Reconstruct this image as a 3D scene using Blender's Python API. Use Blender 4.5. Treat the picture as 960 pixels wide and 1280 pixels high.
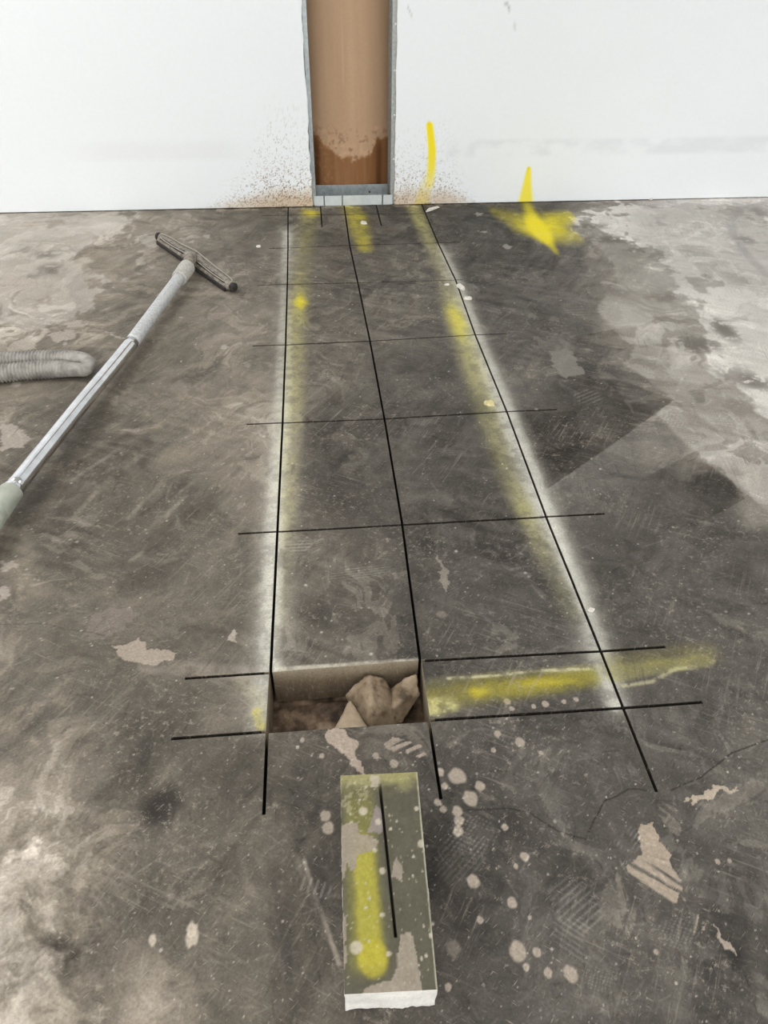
import bpy, bmesh, math, random
import numpy as np
from mathutils import Vector, Matrix

random.seed(7)
rng = np.random.default_rng(11)
for o in list(bpy.data.objects):
    bpy.data.objects.remove(o)
SC = bpy.context.scene
COL = SC.collection

# ---------------------------------------------------------------- camera
F, PITCH, YAW, ROLL, CAMH = 893.37, 0.70640, 0.09409, 0.00962, 1.0570
_fw = np.array([math.sin(YAW)*math.cos(PITCH), math.cos(YAW)*math.cos(PITCH), -math.sin(PITCH)])
_r0 = np.array([math.cos(YAW), -math.sin(YAW), 0.0])
_u0 = np.cross(_r0, _fw)
_rt = math.cos(ROLL)*_r0 + math.sin(ROLL)*_u0
_up = -math.sin(ROLL)*_r0 + math.cos(ROLL)*_u0
cd = bpy.data.cameras.new('camera')
cam = bpy.data.objects.new('camera', cd)
COL.objects.link(cam)
cd.sensor_fit = 'HORIZONTAL'
cd.sensor_width = 36.0
cd.lens = F/960*36.0
cd.clip_start = 0.02
cam.matrix_world = Matrix(((_rt[0], _up[0], -_fw[0], 0), (_rt[1], _up[1], -_fw[1], 0),
                           (_rt[2], _up[2], -_fw[2], CAMH), (0, 0, 0, 1)))
SC.camera = cam


def at(px, py, z=0.0):
    """a point measured in the photograph, on the level z -> world"""
    d = _fw + _rt*(px-480)/F - _up*(py-640)/F
    return np.array([0, 0, CAMH]) + d*(z-CAMH)/d[2]


def on_wall(px, py, Y):
    d = _fw + _rt*(px-480)/F - _up*(py-640)/F
    return np.array([0, 0, CAMH]) + d*Y/d[1]


# ---------------------------------------------------------------- world, lights, exposure
W = bpy.data.worlds.new('world')
SC.world = W
W.use_nodes = True
W.node_tree.nodes['Background'].inputs[0].default_value = (1.0, 0.995, 0.985, 1)
W.node_tree.nodes['Background'].inputs[1].default_value = 3.3


def area(name, loc, tgt, sx, sy, power, col=(1, 1, 1)):
    l = bpy.data.lights.new(name, 'AREA')
    l.shape = 'RECTANGLE'
    l.size, l.size_y, l.energy, l.color = sx, sy, power, col
    o = bpy.data.objects.new(name, l)
    COL.objects.link(o)
    o.location = loc
    o.rotation_euler = (Vector(tgt)-Vector(loc)).to_track_quat('-Z', 'Y').to_euler()
    return o


area('ceiling_lamp_near', (-0.5, -1.0, 2.9), (-0.5, -1.0, 0), 1.4, 1.4, 30, (1.0, 0.975, 0.94))
area('ceiling_lamp_far', (-2.2, 1.7, 2.9), (-2.2, 1.7, 0), 1.4, 1.4, 52, (1.0, 0.985, 0.96))
area('side_fill_light', (2.7, 0.9, 2.9), (2.7, 0.9, 0), 1.4, 1.4, 26, (1.0, 0.975, 0.94))  # unseen fill light added to balance the right side
vs = SC.view_settings
vs.view_transform = 'Standard'
vs.look = 'None'
vs.gamma = 1.0
vs.exposure = 0.0
vs.use_curve_mapping = False


# ---------------------------------------------------------------- helpers
def s2l(c):
    c = np.clip(np.asarray(c, float)/255.0, 0, 1)
    return np.where(c <= 0.04045, c/12.92, ((c+0.055)/1.055)**2.4)


def tag(o, label=None, cat=None, group=None, kind=None):
    if label: o['label'] = label
    if cat: o['category'] = cat
    if group: o['group'] = group
    if kind: o['kind'] = kind
    return o


def link(name, me, parent=None, mat=None):
    o = bpy.data.objects.new(name, me)
    COL.objects.link(o)
    if parent: o.parent = parent
    if mat: me.materials.append(mat)
    return o


def empty(name, loc=(0, 0, 0)):
    o = bpy.data.objects.new(name, None)
    COL.objects.link(o)
    o.location = loc
    return o


def fast_mesh(name, V, Q, C=None, smooth=None):
    """V (n,3), Q (m,4) numpy -> mesh with an optional vertex colour attribute 'stain' (linear rgb)"""
    me = bpy.data.meshes.new(name)
    V = np.ascontiguousarray(V, np.float32)
    Q = np.ascontiguousarray(Q, np.int32)
    me.vertices.add(len(V))
    me.vertices.foreach_set('co', V.ravel())
    me.loops.add(Q.size)
    me.loops.foreach_set('vertex_index', Q.ravel())
    me.polygons.add(len(Q))
    me.polygons.foreach_set('loop_start', np.arange(0, Q.size, 4, dtype=np.int32))
    me.polygons.foreach_set('loop_total', np.full(len(Q), 4, np.int32))
    if smooth is not None:
        me.polygons.foreach_set('use_smooth', np.asarray(smooth, bool))
    me.update(calc_edges=True)
    if C is not None:
        a = me.color_attributes.new('stain', 'FLOAT_COLOR', 'POINT')
        rgba = np.ones((len(V), 4), np.float32)
        rgba[:, :3] = C
        a.data.foreach_set('color', rgba.ravel())
    return me


def bm_obj(name, bm, mat, parent=None, smooth=False):
    me = bpy.data.meshes.new(name)
    bmesh.ops.recalc_face_normals(bm, faces=bm.faces)
    if smooth:
        for f in bm.faces: f.smooth = True
    bm.to_mesh(me)
    bm.free()
    return link(name, me, parent, mat)


def box(bm, x0, x1, y0, y1, z0, z1):
    v = [bm.verts.new((x, y, z)) for z in (z0, z1) for y in (y0, y1) for x in (x0, x1)]
    for f in ((0, 2, 3, 1), (4, 5, 7, 6), (0, 1, 5, 4), (2, 6, 7, 3), (0, 4, 6, 2), (1, 3, 7, 5)):
        bm.faces.new([v[i] for i in f])


def sweep(bm, pts, rad, seg=16, cap=True):
    """round tube along pts with a radius per point (parallel transport frame)"""
    pts = [Vector(p) for p in pts]
    n = len(pts)
    tang = [(pts[min(i+1, n-1)]-pts[max(i-1, 0)]).normalized() for i in range(n)]
    up = Vector((0, 0, 1))
    a = tang[0].cross(up).normalized()
    rings = []
    for i in range(n):
        a = (a - tang[i]*a.dot(tang[i])).normalized()
        b = tang[i].cross(a)
        r = rad[i] if hasattr(rad, '__len__') else rad
        rings.append([bm.verts.new(pts[i]+(a*math.cos(2*math.pi*k/seg)+b*math.sin(2*math.pi*k/seg))*r) for k in range(seg)])
    for i in range(n-1):
        for k in range(seg):
            bm.faces.new((rings[i][k], rings[i][(k+1) % seg], rings[i+1][(k+1) % seg], rings[i+1][k]))
    if cap:
        bm.faces.new(rings[0][::-1])
        bm.faces.new(rings[-1])


def smooth_path(ctrl, n):
    """Catmull-Rom through control points, n samples"""
    P = [np.array(c, float) for c in ctrl]
    P = [2*P[0]-P[1]] + P + [2*P[-1]-P[-2]]
    out = []
    m = len(P)-3
    for s in np.linspace(0, m-1e-6, n):
        i = int(s); t = s-i
        p0, p1, p2, p3 = P[i:i+4]
        out.append(0.5*((2*p1)+(-p0+p2)*t+(2*p0-5*p1+4*p2-p3)*t*t+(-p0+3*p1-3*p2+p3)*t**3))
    return out


# numpy noise
_T = rng.random((64, 256, 256)).astype(np.float32)[:24]


def vn(x, y, seed):
    t = _T[seed % 24]
    xi = np.floor(x).astype(int); yi = np.floor(y).astype(int)
    fx = (x-xi).astype(np.float32); fy = (y-yi).astype(np.float32)
    fx = fx*fx*(3-2*fx); fy = fy*fy*(3-2*fy)
    x0, x1, y0, y1 = xi & 255, (xi+1) & 255, yi & 255, (yi+1) & 255
    a = t[y0, x0]; b = t[y0, x1]; c = t[y1, x0]; d = t[y1, x1]
    return (a*(1-fx)+b*fx)*(1-fy)+(c*(1-fx)+d*fx)*fy


def fbm(x, y, octv=4, seed=0, gain=0.55):
    s = 0; w = 0; amp = 1.0
    for o in range(octv):
        s = s + amp*vn(x*(2.03**o)+o*17.3+40, y*(2.03**o)+o*9.1+40, seed+o)
        w += amp; amp *= gain
    return s/w


def sst(a, b, x):
    t = np.clip((x-a)/(b-a), 0, 1)
    return t*t*(3-2*t)


def seg_dist(X, Y, pts):
    """distance to a polyline + parameter along it (index space)"""
    D = np.full(X.shape, 9.0); T = np.zeros(X.shape)
    for i in range(len(pts)-1):
        ax, ay = pts[i][:2]; bx, by = pts[i+1][:2]
        dx, dy = bx-ax, by-ay
        L = dx*dx+dy*dy+1e-12
        t = np.clip(((X-ax)*dx+(Y-ay)*dy)/L, 0, 1)
        d = np.hypot(X-ax-t*dx, Y-ay-t*dy)
        m = d < D
        D = np.where(m, d, D); T = np.where(m, i+t, T)
    return D, T


def in_poly(X, Y, pts):
    r = np.zeros(X.shape, bool)
    n = len(pts)
    for i in range(n):
        x0, y0 = pts[i][:2]; x1, y1 = pts[(i+1) % n][:2]
        c = ((y0 > Y) != (y1 > Y)) & (X < (x1-x0)*(Y-y0)/(y1-y0+1e-12)+x0)
        r ^= c
    return r


# ---------------------------------------------------------------- materials
def new_mat(name):
    m = bpy.data.materials.new(name)
    m.use_nodes = True
    nt = m.node_tree
    return m, nt, nt.nodes['Principled BSDF']


def N(nt, typ, **kw):
    n = nt.nodes.new(typ)
    for k, v in kw.items():
        if k.startswith('i_'):
            n.inputs[int(k[2:])].default_value = v
        else:
            setattr(n, k, v)
    return n


def noise_node(nt, scale, detail=4, rough=0.6, vec=None):
    n = N(nt, 'ShaderNodeTexNoise')
    n.inputs['Scale'].default_value = scale
    n.inputs['Detail'].default_value = detail
    n.inputs['Roughness'].default_value = rough
    if vec: nt.links.new(vec, n.inputs['Vector'])
    return n


def painted_mat(name, rough=(0.5, 0.75), fine=(0.82, 1.18), scale=260, bump=0.15, bdist=0.002, spec=0.4, crust=False):
    """colour from the thing's own 'stain' paint layer, fine grain, relief and gloss from noise nodes"""
    m, nt, bs = new_mat(name)
    geo = N(nt, 'ShaderNodeNewGeometry')
    att = N(nt, 'ShaderNodeAttribute', attribute_name='stain')
    n1 = noise_node(nt, scale, 5, 0.65, geo.outputs['Position'])
    mr = N(nt, 'ShaderNodeMapRange')
    mr.inputs[1].default_value, mr.inputs[2].default_value = 0.25, 0.75
    mr.inputs[3].default_value, mr.inputs[4].default_value = fine
    nt.links.new(n1.outputs[0], mr.inputs[0])
    mul = N(nt, 'ShaderNodeVectorMath', operation='SCALE')
    nt.links.new(att.outputs['Color'], mul.inputs[0])
    nt.links.new(mr.outputs[0], mul.inputs['Scale'])
    last = mul.outputs[0]
    if crust:
        def mask(src, a, b):
            k = N(nt, 'ShaderNodeMapRange', interpolation_type='SMOOTHSTEP')
            k.inputs[1].default_value, k.inputs[2].default_value = a, b
            nt.links.new(src, k.inputs[0])
            return k.outputs[0]

        def times(a, b):
            k = N(nt, 'ShaderNodeMath', operation='MULTIPLY')
            nt.links.new(a, k.inputs[0])
            if isinstance(b, float): k.inputs[1].default_value = b
            else: nt.links.new(b, k.inputs[1])
            return k.outputs[0]

        def mapped(rz, sc):
            k0 = N(nt, 'ShaderNodeMapping', vector_type='POINT')
            k0.inputs['Rotation'].default_value = (0, 0, math.radians(rz))
            nt.links.new(geo.outputs['Position'], k0.inputs[0])
            k = N(nt, 'ShaderNodeMapping', vector_type='POINT')
            k.inputs['Scale'].default_value = sc
            nt.links.new(k0.outputs[0], k.inputs[0])
            return k.outputs[0]

        def over(last, fac, col):
            k = N(nt, 'ShaderNodeMix', data_type='RGBA')
            nt.links.new(fac, k.inputs[0]); nt.links.new(last, k.inputs[6])
            k.inputs[7].default_value = (*s2l(col), 1)
            return k.outputs[2]
        # crusty clumps of dried slurry
        big = mask(noise_node(nt, 5.0, 4, 0.6, geo.outputs['Position']).outputs[0], 0.44, 0.62)
        cr = mask(noise_node(nt, 75, 8, 0.78, geo.outputs['Position']).outputs[0], 0.53, 0.66)
        last = over(last, times(times(cr, big), 0.55), (176, 165, 150))
        # trowel and broom streaks in two directions
        for rz, sc, seed, col, amt in ((-57, (7, 120, 10), 3.3, (172, 162, 148), 0.34), (28, (8, 130, 10), 4.1, (166, 157, 145), 0.30), (-80, (9, 140, 10), 3.7, (46, 42, 39), 0.35)):
            sb_ = mask(noise_node(nt, seed, 4, 0.6, mapped(rz+20, (1, 1, 1))).outputs[0], 0.47, 0.62)
            sk = mask(noise_node(nt, 1.0, 6, 0.72, mapped(rz, sc)).outputs[0], 0.53, 0.68)
            last = over(last, times(times(sk, sb_), amt), col)
        # short pale scratches
        sc1 = mask(noise_node(nt, 1.0, 3, 0.6, mapped(-40, (60, 420, 60))).outputs[0], 0.62, 0.72)
        last = over(last, times(sc1, 0.42), (186, 177, 164))
        sc2 = mask(noise_node(nt, 1.0, 3, 0.6, mapped(35, (60, 420, 60))).outputs[0], 0.63, 0.73)
        last = over(last, times(sc2, 0.38), (186, 177, 164))
    nt.links.new(last, bs.inputs['Base Color'])
    n2 = noise_node(nt, 14, 5, 0.6, geo.outputs['Position'])
    mr2 = N(nt, 'ShaderNodeMapRange')
    mr2.inputs[1].default_value, mr2.inputs[2].default_value = 0.35, 0.65
    mr2.inputs[3].default_value, mr2.inputs[4].default_value = rough
    nt.links.new(n2.outputs[0], mr2.inputs[0])
    nt.links.new(mr2.outputs[0], bs.inputs['Roughness'])
    bs.inputs['Specular IOR Level'].default_value = spec
    n3 = noise_node(nt, scale*0.45, 6, 0.65, geo.outputs['Position'])
    bp = N(nt, 'ShaderNodeBump')
    bp.inputs['Strength'].default_value = bump
    bp.inputs['Distance'].default_value = bdist
    nt.links.new(n3.outputs[0], bp.inputs['Height'])
    nt.links.new(bp.outputs[0], bs.inputs['Normal'])
    return m


def mottled(name, stops, scale, rough=0.7, metal=0.0, bump=0.2, bdist=0.002, detail=5, stretch=None, spec=0.5):
    """noise driven colour ramp: stops = [(pos, srgb)]"""
    m, nt, bs = new_mat(name)
    geo = N(nt, 'ShaderNodeNewGeometry')
    vec = geo.outputs['Position']
    if stretch:
        mp = N(nt, 'ShaderNodeMapping')
        mp.inputs['Scale'].default_value = stretch
        nt.links.new(vec, mp.inputs[0]); vec = mp.outputs[0]
    n = noise_node(nt, scale, detail, 0.6, vec)
    cr = N(nt, 'ShaderNodeValToRGB')
    e = cr.color_ramp.elements
    while len(e) < len(stops): e.new(0.5)
    for k, (p, c) in enumerate(stops):
        e[k].position = p
        e[k].color = (*s2l(c), 1)
    nt.links.new(n.outputs[0], cr.inputs[0])
    nt.links.new(cr.outputs[0], bs.inputs['Base Color'])
    bs.inputs['Roughness'].default_value = rough
    bs.inputs['Metallic'].default_value = metal
    bs.inputs['Specular IOR Level'].default_value = spec
    if bump:
        bp = N(nt, 'ShaderNodeBump')
        bp.inputs['Strength'].default_value = bump
        bp.inputs['Distance'].default_value = bdist
        nt.links.new(n.outputs[0], bp.inputs['Height'])
        nt.links.new(bp.outputs[0], bs.inputs['Normal'])
    return m


M_FLOOR = painted_mat('stained_concrete', (0.55, 0.85), (0.72, 1.28), 240, 0.35, 0.0015, 0.25, True)
M_BLOCK = painted_mat('painted_concrete', (0.5, 0.75), (0.84, 1.16), 300, 0.2, 0.0015, 0.4)
M_WALL = painted_mat('white_drywall', (0.8, 0.95), (0.985, 1.015), 60, 0.05, 0.001, 0.2)
M_BACK = painted_mat('brown_paper', (0.55, 0.75), (0.96, 1.04), 90, 0.04, 0.001, 0.3)
M_SOIL = mottled('wet_soil', [(0.36, (46, 35, 26)), (0.5, (98, 80, 63)), (0.66, (150, 130, 108))], 26, 0.75, 0, 0.7, 0.01)
M_ZINC = mottled('galvanised_steel', [(0.3, (150, 158, 160)), (0.7, (186, 193, 195))], 60, 0.42, 0.65, 0.05, 0.001)
M_ZINCD = mottled('dusty_galvanised_steel', [(0.3, (150, 152, 150)), (0.7, (182, 184, 180))], 90, 0.5, 0.45, 0.05, 0.001)
M_FLANGE = mottled('dusted_steel', [(0.3, (196, 203, 204)), (0.7, (214, 220, 221))], 25, 0.5, 0.2, 0.0)
M_CHROME = mottled('chrome', [(0.4, (214, 216, 218)), (0.6, (232, 233, 235))], 25, 0.13, 1.0, 0.0)
M_WANDDUST = mottled('slurry_coated_steel', [(0.34, (176, 179, 182)), (0.5, (200, 202, 203)), (0.66, (212, 212, 211))], 130, 0.5, 0.3, 0.3, 0.0015)
M_COLLAR = mottled('dusty_collar', [(0.36, (160, 158, 152)), (0.52, (190, 188, 182)), (0.7, (206, 204, 198))], 160, 0.7, 0.0, 0.5, 0.002)
M_HEAD = mottled('dusty_cast_metal', [(0.35, (104, 96, 87)), (0.55, (146, 138, 127)), (0.7, (168, 161, 150))], 60, 0.6, 0.1, 0.3, 0.002)
M_RIM = mottled('worn_metal_edge', [(0.35, (156, 149, 138)), (0.65, (182, 176, 165))], 60, 0.6, 0.1, 0.2, 0.002)
M_RUBBER = mottled('black_rubber', [(0.4, (28, 26, 24)), (0.7, (62, 57, 52))], 80, 0.7, 0, 0.2)
M_CUFF = mottled('grey_green_plastic', [(0.35, (150, 155, 143)), (0.65, (176, 180, 168))], 30, 0.5, 0, 0.1)
M_HOSE = mottled('dusty_grey_hose', [(0.35, (128, 124, 119)), (0.6, (165, 161, 155))], 35, 0.6, 0, 0.2, 0.002)
M_PLASTER = mottled('plaster', [(0.4, (212, 206, 196)), (0.7, (240, 236, 228))], 90, 0.9, 0, 0.4)
M_PLASTERY = mottled('yellowed_plaster', [(0.4, (205, 192, 140)), (0.7, (228, 218, 178))], 90, 0.9, 0, 0.4)
M_PAPER = mottled('muddy_sheet', [(0.34, (84, 70, 54)), (0.48, (140, 122, 100)), (0.68, (172, 154, 132))], 30, 0.7, 0, 0.5, 0.006)
M_CONE = mottled('pale_muddy_sheet', [(0.35, (150, 132, 110)), (0.65, (186, 168, 144))], 22, 0.6, 0, 0.15, 0.003)
M_SCREW = mottled('bright_screw', [(0.4, (215, 216, 216)), (0.6, (235, 236, 236))], 50, 0.5, 0.2, 0)

# ---------------------------------------------------------------- saw-cut grid of the floor
XL, XM, XR = -0.1260, 0.1436, 0.4840
CY = [3.276, 2.897, 2.523, 2.071, 1.6206, 1.1864, 0.8061, 0.6830]     # cross cuts, far -> near
WALLY = 3.385
KW = 0.0054
KC = 0.0060                                    # cross cuts, a little wider
# measured intersections (photo pixels) -> small wander of the saw lines
MEAS = {XL: [(360, 268.8), (360, 310), (359.2, 355.5), (357, 431), (353.2, 528.5), (346.7, 664.6), (338.2, 841), (334, 914.6)],
        XM: [(430, 268), (437, 306.5), (447.3, 353.5), (462.5, 426.3), (480.7, 523.6), (503, 656), (525.2, 826), (536, 900.5)],
        XR: [(532, 267), (547.5, 303.5), (569.5, 350), (594, 418.5), (633.5, 514.5), (682.6, 646), (751, 814), (779, 885)]}
CX = [XL, XM, XR]
DISP = np.zeros((8, 3, 2))
for i, x in enumerate(CX):
    for k in range(8):
        g = at(*MEAS[x][k])
        DISP[k, i] = (g[0]-x, g[1]-CY[k])
DISP = np.clip(DISP, -0.02, 0.02)


def warp(X, Y):
    cy = np.array(CY[::-1]); D = DISP[::-1]
    fy = np.clip(np.interp(Y, cy, np.arange(8)), 0, 6.999999)
    fx = np.clip(np.interp(X, CX, np.arange(3)), 0, 1.999999)
    iy = fy.astype(int); ix = fx.astype(int); ty = (fy-iy)[..., None]; tx = (fx-ix)[..., None]
    d = (D[iy, ix]*(1-tx)+D[iy, ix+1]*tx)*(1-ty)+(D[iy+1, ix]*(1-tx)+D[iy+1, ix+1]*tx)*ty
    ox = np.maximum(np.maximum(XL-0.25-X, X-XR-0.25), 0)
    oy = np.maximum(CY[-1]-0.2-Y, 0)
    w = np.exp(-(ox/0.3)**2)*np.exp(-(oy/0.15)**2)
    return X+d[..., 0]*w, Y+d[..., 1]*w


def lines_with(cuts, xs):
    """merge sample lines with exact cut edges, dropping samples that crowd an edge"""
    ed = sorted(cuts)
    xs = [x for x in xs if min(abs(x-e) for e in ed) > 0.0008]
    return np.array(sorted(xs+ed))


S1X, S2X = 0.0295, 0.2835                      # two short cuts at the wall opening
ucuts = []
for x in (XL, XM, XR, S1X, S2X):
    ucuts += [x-KW/2, x+KW/2]
# overcut ends
END = {'L': at(330, 1020)[1], 'M': at(548, 1000)[1], 'R': at(820, 988)[1], 'S': 3.12}
CROSS = [(-0.242, 0.475), (-0.204, 0.577), (-0.234, 0.511), (-0.229, 0.588), (-0.221, 0.625), (-0.212, 0.620), (-0.278, 0.608), (-0.284, 0.626)]
uext = [e for c in CROSS for e in c]
uu = list(np.arange(-3.6, -1.5, 0.15))+list(np.arange(-1.5, -0.46, 0.0042))+list(np.arange(-0.46, 0.72, 0.0017)) + \
    list(np.arange(0.72, 2.3, 0.0042))+list(np.arange(2.3, 4.61, 0.15))
U = lines_with(ucuts+uext, uu)
vv = list(np.arange(-4.4, 0.14, 0.15))
y = 0.14
while y < 3.60:
    vv.append(y)
    y += max(0.0017, 0.0019*(0.45+y*0.55)**1.9)
vcuts = [e for c in CY for e in (c-KC/2, c+KC/2)]+list(END.values())+[3.43]
Vv = lines_with(vcuts, vv)
nu, nv = len(U), len(Vv)
UC, VC = (U[1:]+U[:-1])/2, (Vv[1:]+Vv[:-1])/2      # cell centres
kerf = np.zeros((nv-1, nu-1), bool)


def cell(arr, lo, hi):
    return (arr > lo) & (arr < hi)


for x, e in ((XL, END['L']), (XM, END['M']), (XR, END['R']), (S1X, END['S']), (S2X, END['S'])):
    kerf |= cell(UC, x-KW/2, x+KW/2)[None, :] & cell(VC, e, 3.43)[:, None]
for k, (a, b) in enumerate(CROSS):
    kerf |= cell(VC, CY[k]-KC/2, CY[k]+KC/2)[:, None] & cell(UC, a, b)[None, :]
kerf |= cell(UC, XL-KW/2, XM+KW/2)[None, :] & cell(VC, CY[7]-KC/2, CY[6]+KC/2)[:, None]     # the removed block
owner = np.zeros((nv-1, nu-1), int)                 # 0 = surrounding floor
rows = [3.43]+CY
pid = 0
PANELS = []
for r in range(8):
    for c, (xa, xb) in enumerate(((XL, XM), (XM, XR))):
        if r == 7 and c == 0: continue
        if r == 0: continue                       # strip along the wall stays with the slab
        pid += 1
        owner[cell(VC, rows[r+1], rows[r])[:, None] & cell(UC, xa, xb)[None, :]] = pid
        PANELS.append((r, c))
owner[kerf] = -1

# ---------------------------------------------------------------- painting the floor (colour of dust, slurry, spray paint)
GX, GY = np.meshgrid(U, Vv)
GX, GY = warp(GX, GY)
GZ = np.zeros_like(GX)


def sl(x0, x1, y0, y1, pad=0.03):
    a, b = np.searchsorted(U, [x0-pad, x1+pad]); c, d = np.searchsorted(Vv, [y0-pad, y1+pad])
    return slice(max(c-1, 0), d+1), slice(max(a-1, 0), b+1)


def sl_pts(pts, pad):
    a = np.array([p[:2] for p in pts])
    return sl(a[:, 0].min(), a[:, 0].max(), a[:, 1].min(), a[:, 1].max(), pad)


def W2(pts):
    return [at(*p)[:2] for p in pts]


# dust cover: how pale the floor is, place by place
LEV = {280: [(-60, 153), (20, 152), (100, 147), (200, 128), (300, 104), (345, 92), (400, 84), (500, 82), (600, 70), (680, 82), (730, 140), (850, 209), (960, 211), (1100, 198)],
       330: [(-60, 144), (20, 141), (80, 128), (150, 121), (220, 108), (300, 102), (380, 102), (450, 88), (520, 92), (620, 82), (700, 88), (760, 128), (850, 189), (960, 207)],
       400: [(-60, 135), (20, 136), (100, 117), (180, 104), (300, 112), (420, 100), (540, 96), (640, 90), (720, 98), (790, 145), (880, 167), (960, 185)],
       470: [(-60, 116), (20, 107), (100, 97), (200, 102), (300, 115), (400, 92), (540, 86), (660, 94), (740, 90), (800, 112), (870, 154), (960, 165)],
       540: [(-60, 121), (20, 100), (60, 86), (150, 89), (280, 106), (340, 122), (420, 82), (550, 82), (700, 86), (760, 94), (840, 114), (900, 147), (960, 163)],
       620: [(-60, 121), (10, 86), (120, 87), (220, 95), (320, 116), (420, 78), (560, 80), (700, 100), (800, 92), (880, 90), (960, 128)],
       700: [(-60, 121), (10, 119), (80, 87), (180, 87), (280, 95), (420, 90), (560, 78), (640, 75), (800, 82), (900, 82), (1000, 90)],
       780: [(-40, 107), (30, 97), (130, 100), (230, 99), (300, 95), (430, 80), (560, 82), (660, 77), (820, 82), (930, 86)],
       870: [(-40, 112), (30, 100), (150, 91), (260, 97), (420, 90), (620, 80), (700, 84), (900, 82), (1000, 86)],
       960: [(-40, 126), (30, 113), (120, 104), (220, 91), (300, 86), (400, 82), (600, 74), (700, 90), (850, 86), (940, 98)],
       1050: [(-40, 144), (30, 137), (110, 115), (220, 91), (320, 88), (400, 72), (600, 69), (700, 82), (850, 90), (940, 84)],
       1150: [(-40, 144), (30, 135), (120, 108), (200, 86), (300, 86), (400, 76), (600, 73), (700, 84), (830, 94), (930, 80)],
       1250: [(-40, 135), (40, 126), (130, 104), (200, 117), (300, 93), (400, 82), (600, 76), (700, 90), (800, 90), (930, 82)]}
ctl = [(at(x, yy)[0], at(x, yy)[1], g) for yy, row in LEV.items() for x, g in row]


def pseudo(X, Y):
    return X/(np.maximum(Y, 0)+0.35)*1.6, np.log(np.maximum(Y, 0.0)+0.35)*1.15


PX, PY = pseudo(GX, GY)
num = np.zeros_like(GX); den = np.zeros_like(GX)
for cx, cy, g in ctl:
    qx, qy = pseudo(np.array(cx), np.array(cy))
    w = 1.0/(((PX-qx)**2+(PY-qy)**2)+0.0006)**2.4
    num += w*g; den += w
lev = num/den*0.93
lev = lev-4*sst(120, 90, lev)+9*sst(0.25, -0.2, GX/(GY+0.35))

A = math.radians(52)


def rotc(X, Y, a):
    return X*math.cos(a)+Y*math.sin(a), -X*math.sin(a)+Y*math.cos(a)


sx, sy = rotc(GX, GY, math.radians(57))
tx_, ty_ = rotc(GX, GY, math.radians(-28))
wx = fbm(GX*5, GY*5, 3, 3)-0.5
wy = fbm(GX*5, GY*5, 3, 9)-0.5
n_big = fbm(GX*4+wx*1.5, GY*4+wy*1.5, 5, 1)-0.5
n_mid = fbm(GX*15+wx*4, GY*15+wy*4, 5, 5, 0.62)-0.5
n_fine = fbm(GX*75, GY*75, 3, 8, 0.7)-0.5
st1 = fbm(sx*5, sy*42, 4, 12)-0.5
st2 = fbm(tx_*5, ty_*50, 4, 15)-0.5
m1 = sst(0.45, 0.62, fbm(GX*3.1, GY*3.1, 3, 18))
m2 = sst(0.45, 0.62, fbm(GX*3.7+5, GY*3.7, 3, 20))
gray = lev + n_big*30 + n_mid*38 + n_fine*14 + st1*40*m1 + st2*36*m2
# ragged islands of dried slurry, more where dust already lies
isl = fbm(GX*9+wx*5, GY*9+wy*5, 6, 2, 0.6)+(lev-105)*0.0016
im = sst(0.565, 0.60, isl)*(0.35+0.65*m1)
gray = gray+im*(17+20*sst(105, 135, lev))
ragged = fbm(GX*22+wx*6, GY*22+wy*6, 5, 7, 0.66)
gray = gray+sst(0.60, 0.66, ragged)*15*(0.4+m2)
gray = gray-sst(0.62, 0.70, fbm(GX*6+3, GY*6+wy*4, 5, 11, 0.6))*(8+20*sst(105, 135, lev))
warm = sst(0.35, -0.25, GX/(GY+0.35))        # brown slurry on the left
pale = sst(120, 190, gray)
Cc = np.stack([gray*(1.045+0.02*warm-0.02*pale), gray*0.995, gray*(0.93-0.035*warm+0.04*pale)], -1)


def blend(s, col, a):
    a = np.clip(a, 0, 1)[..., None]
    Cc[s] = Cc[s]*(1-a)+np.array(col, float)*a


def lighten(s, d):
    Cc[s] = Cc[s]+np.asarray(d)[..., None]


MUD = (176, 163, 150)


def mud_poly(px, col=MUD, a=0.9, rag=0.006, streak=None):
    P = W2(px)
    s = sl_pts(P, 0.03)
    X, Y = GX[s], GY[s]
    jx = (fbm(X*60, Y*60, 3, 4)-0.5)*rag*4; jy = (fbm(X*60+9, Y*60, 3, 6)-0.5)*rag*4
    m = in_poly(X+jx, Y+jy, P).astype(float)
    if streak is not None:
        qx, qy = rotc(X, Y, math.radians(streak))
        m *= sst(0.38, 0.52, fbm(qx*12, qy*160, 3, 13))
    blend(s, col, m*a)
    GZ[s] += m*0.0012


def blot(px, py, rx, ry=None, col=MUD, a=0.9, soft=0.25, rag=0.3, ang=0):
    """round drip: radii in metres"""
    ry = ry or rx
    c = at(px, py)
    s = sl(c[0]-rx*1.8, c[0]+rx*1.8, c[1]-ry*1.8, c[1]+ry*1.8, 0.02)
    X, Y = GX[s]-c[0], GY[s]-c[1]
    X, Y = rotc(X, Y, ang)
    th = np.arctan2(Y/ry, X/rx)
    r = np.hypot(X/rx, Y/ry)
    k = rng.random()*50
    r = r*(1+rag*(vn(th*1.6+k, np.full_like(th, k), 3)-0.5)*2)
    blend(s, col, sst(1+soft, 1-soft, r)*a)


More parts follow.
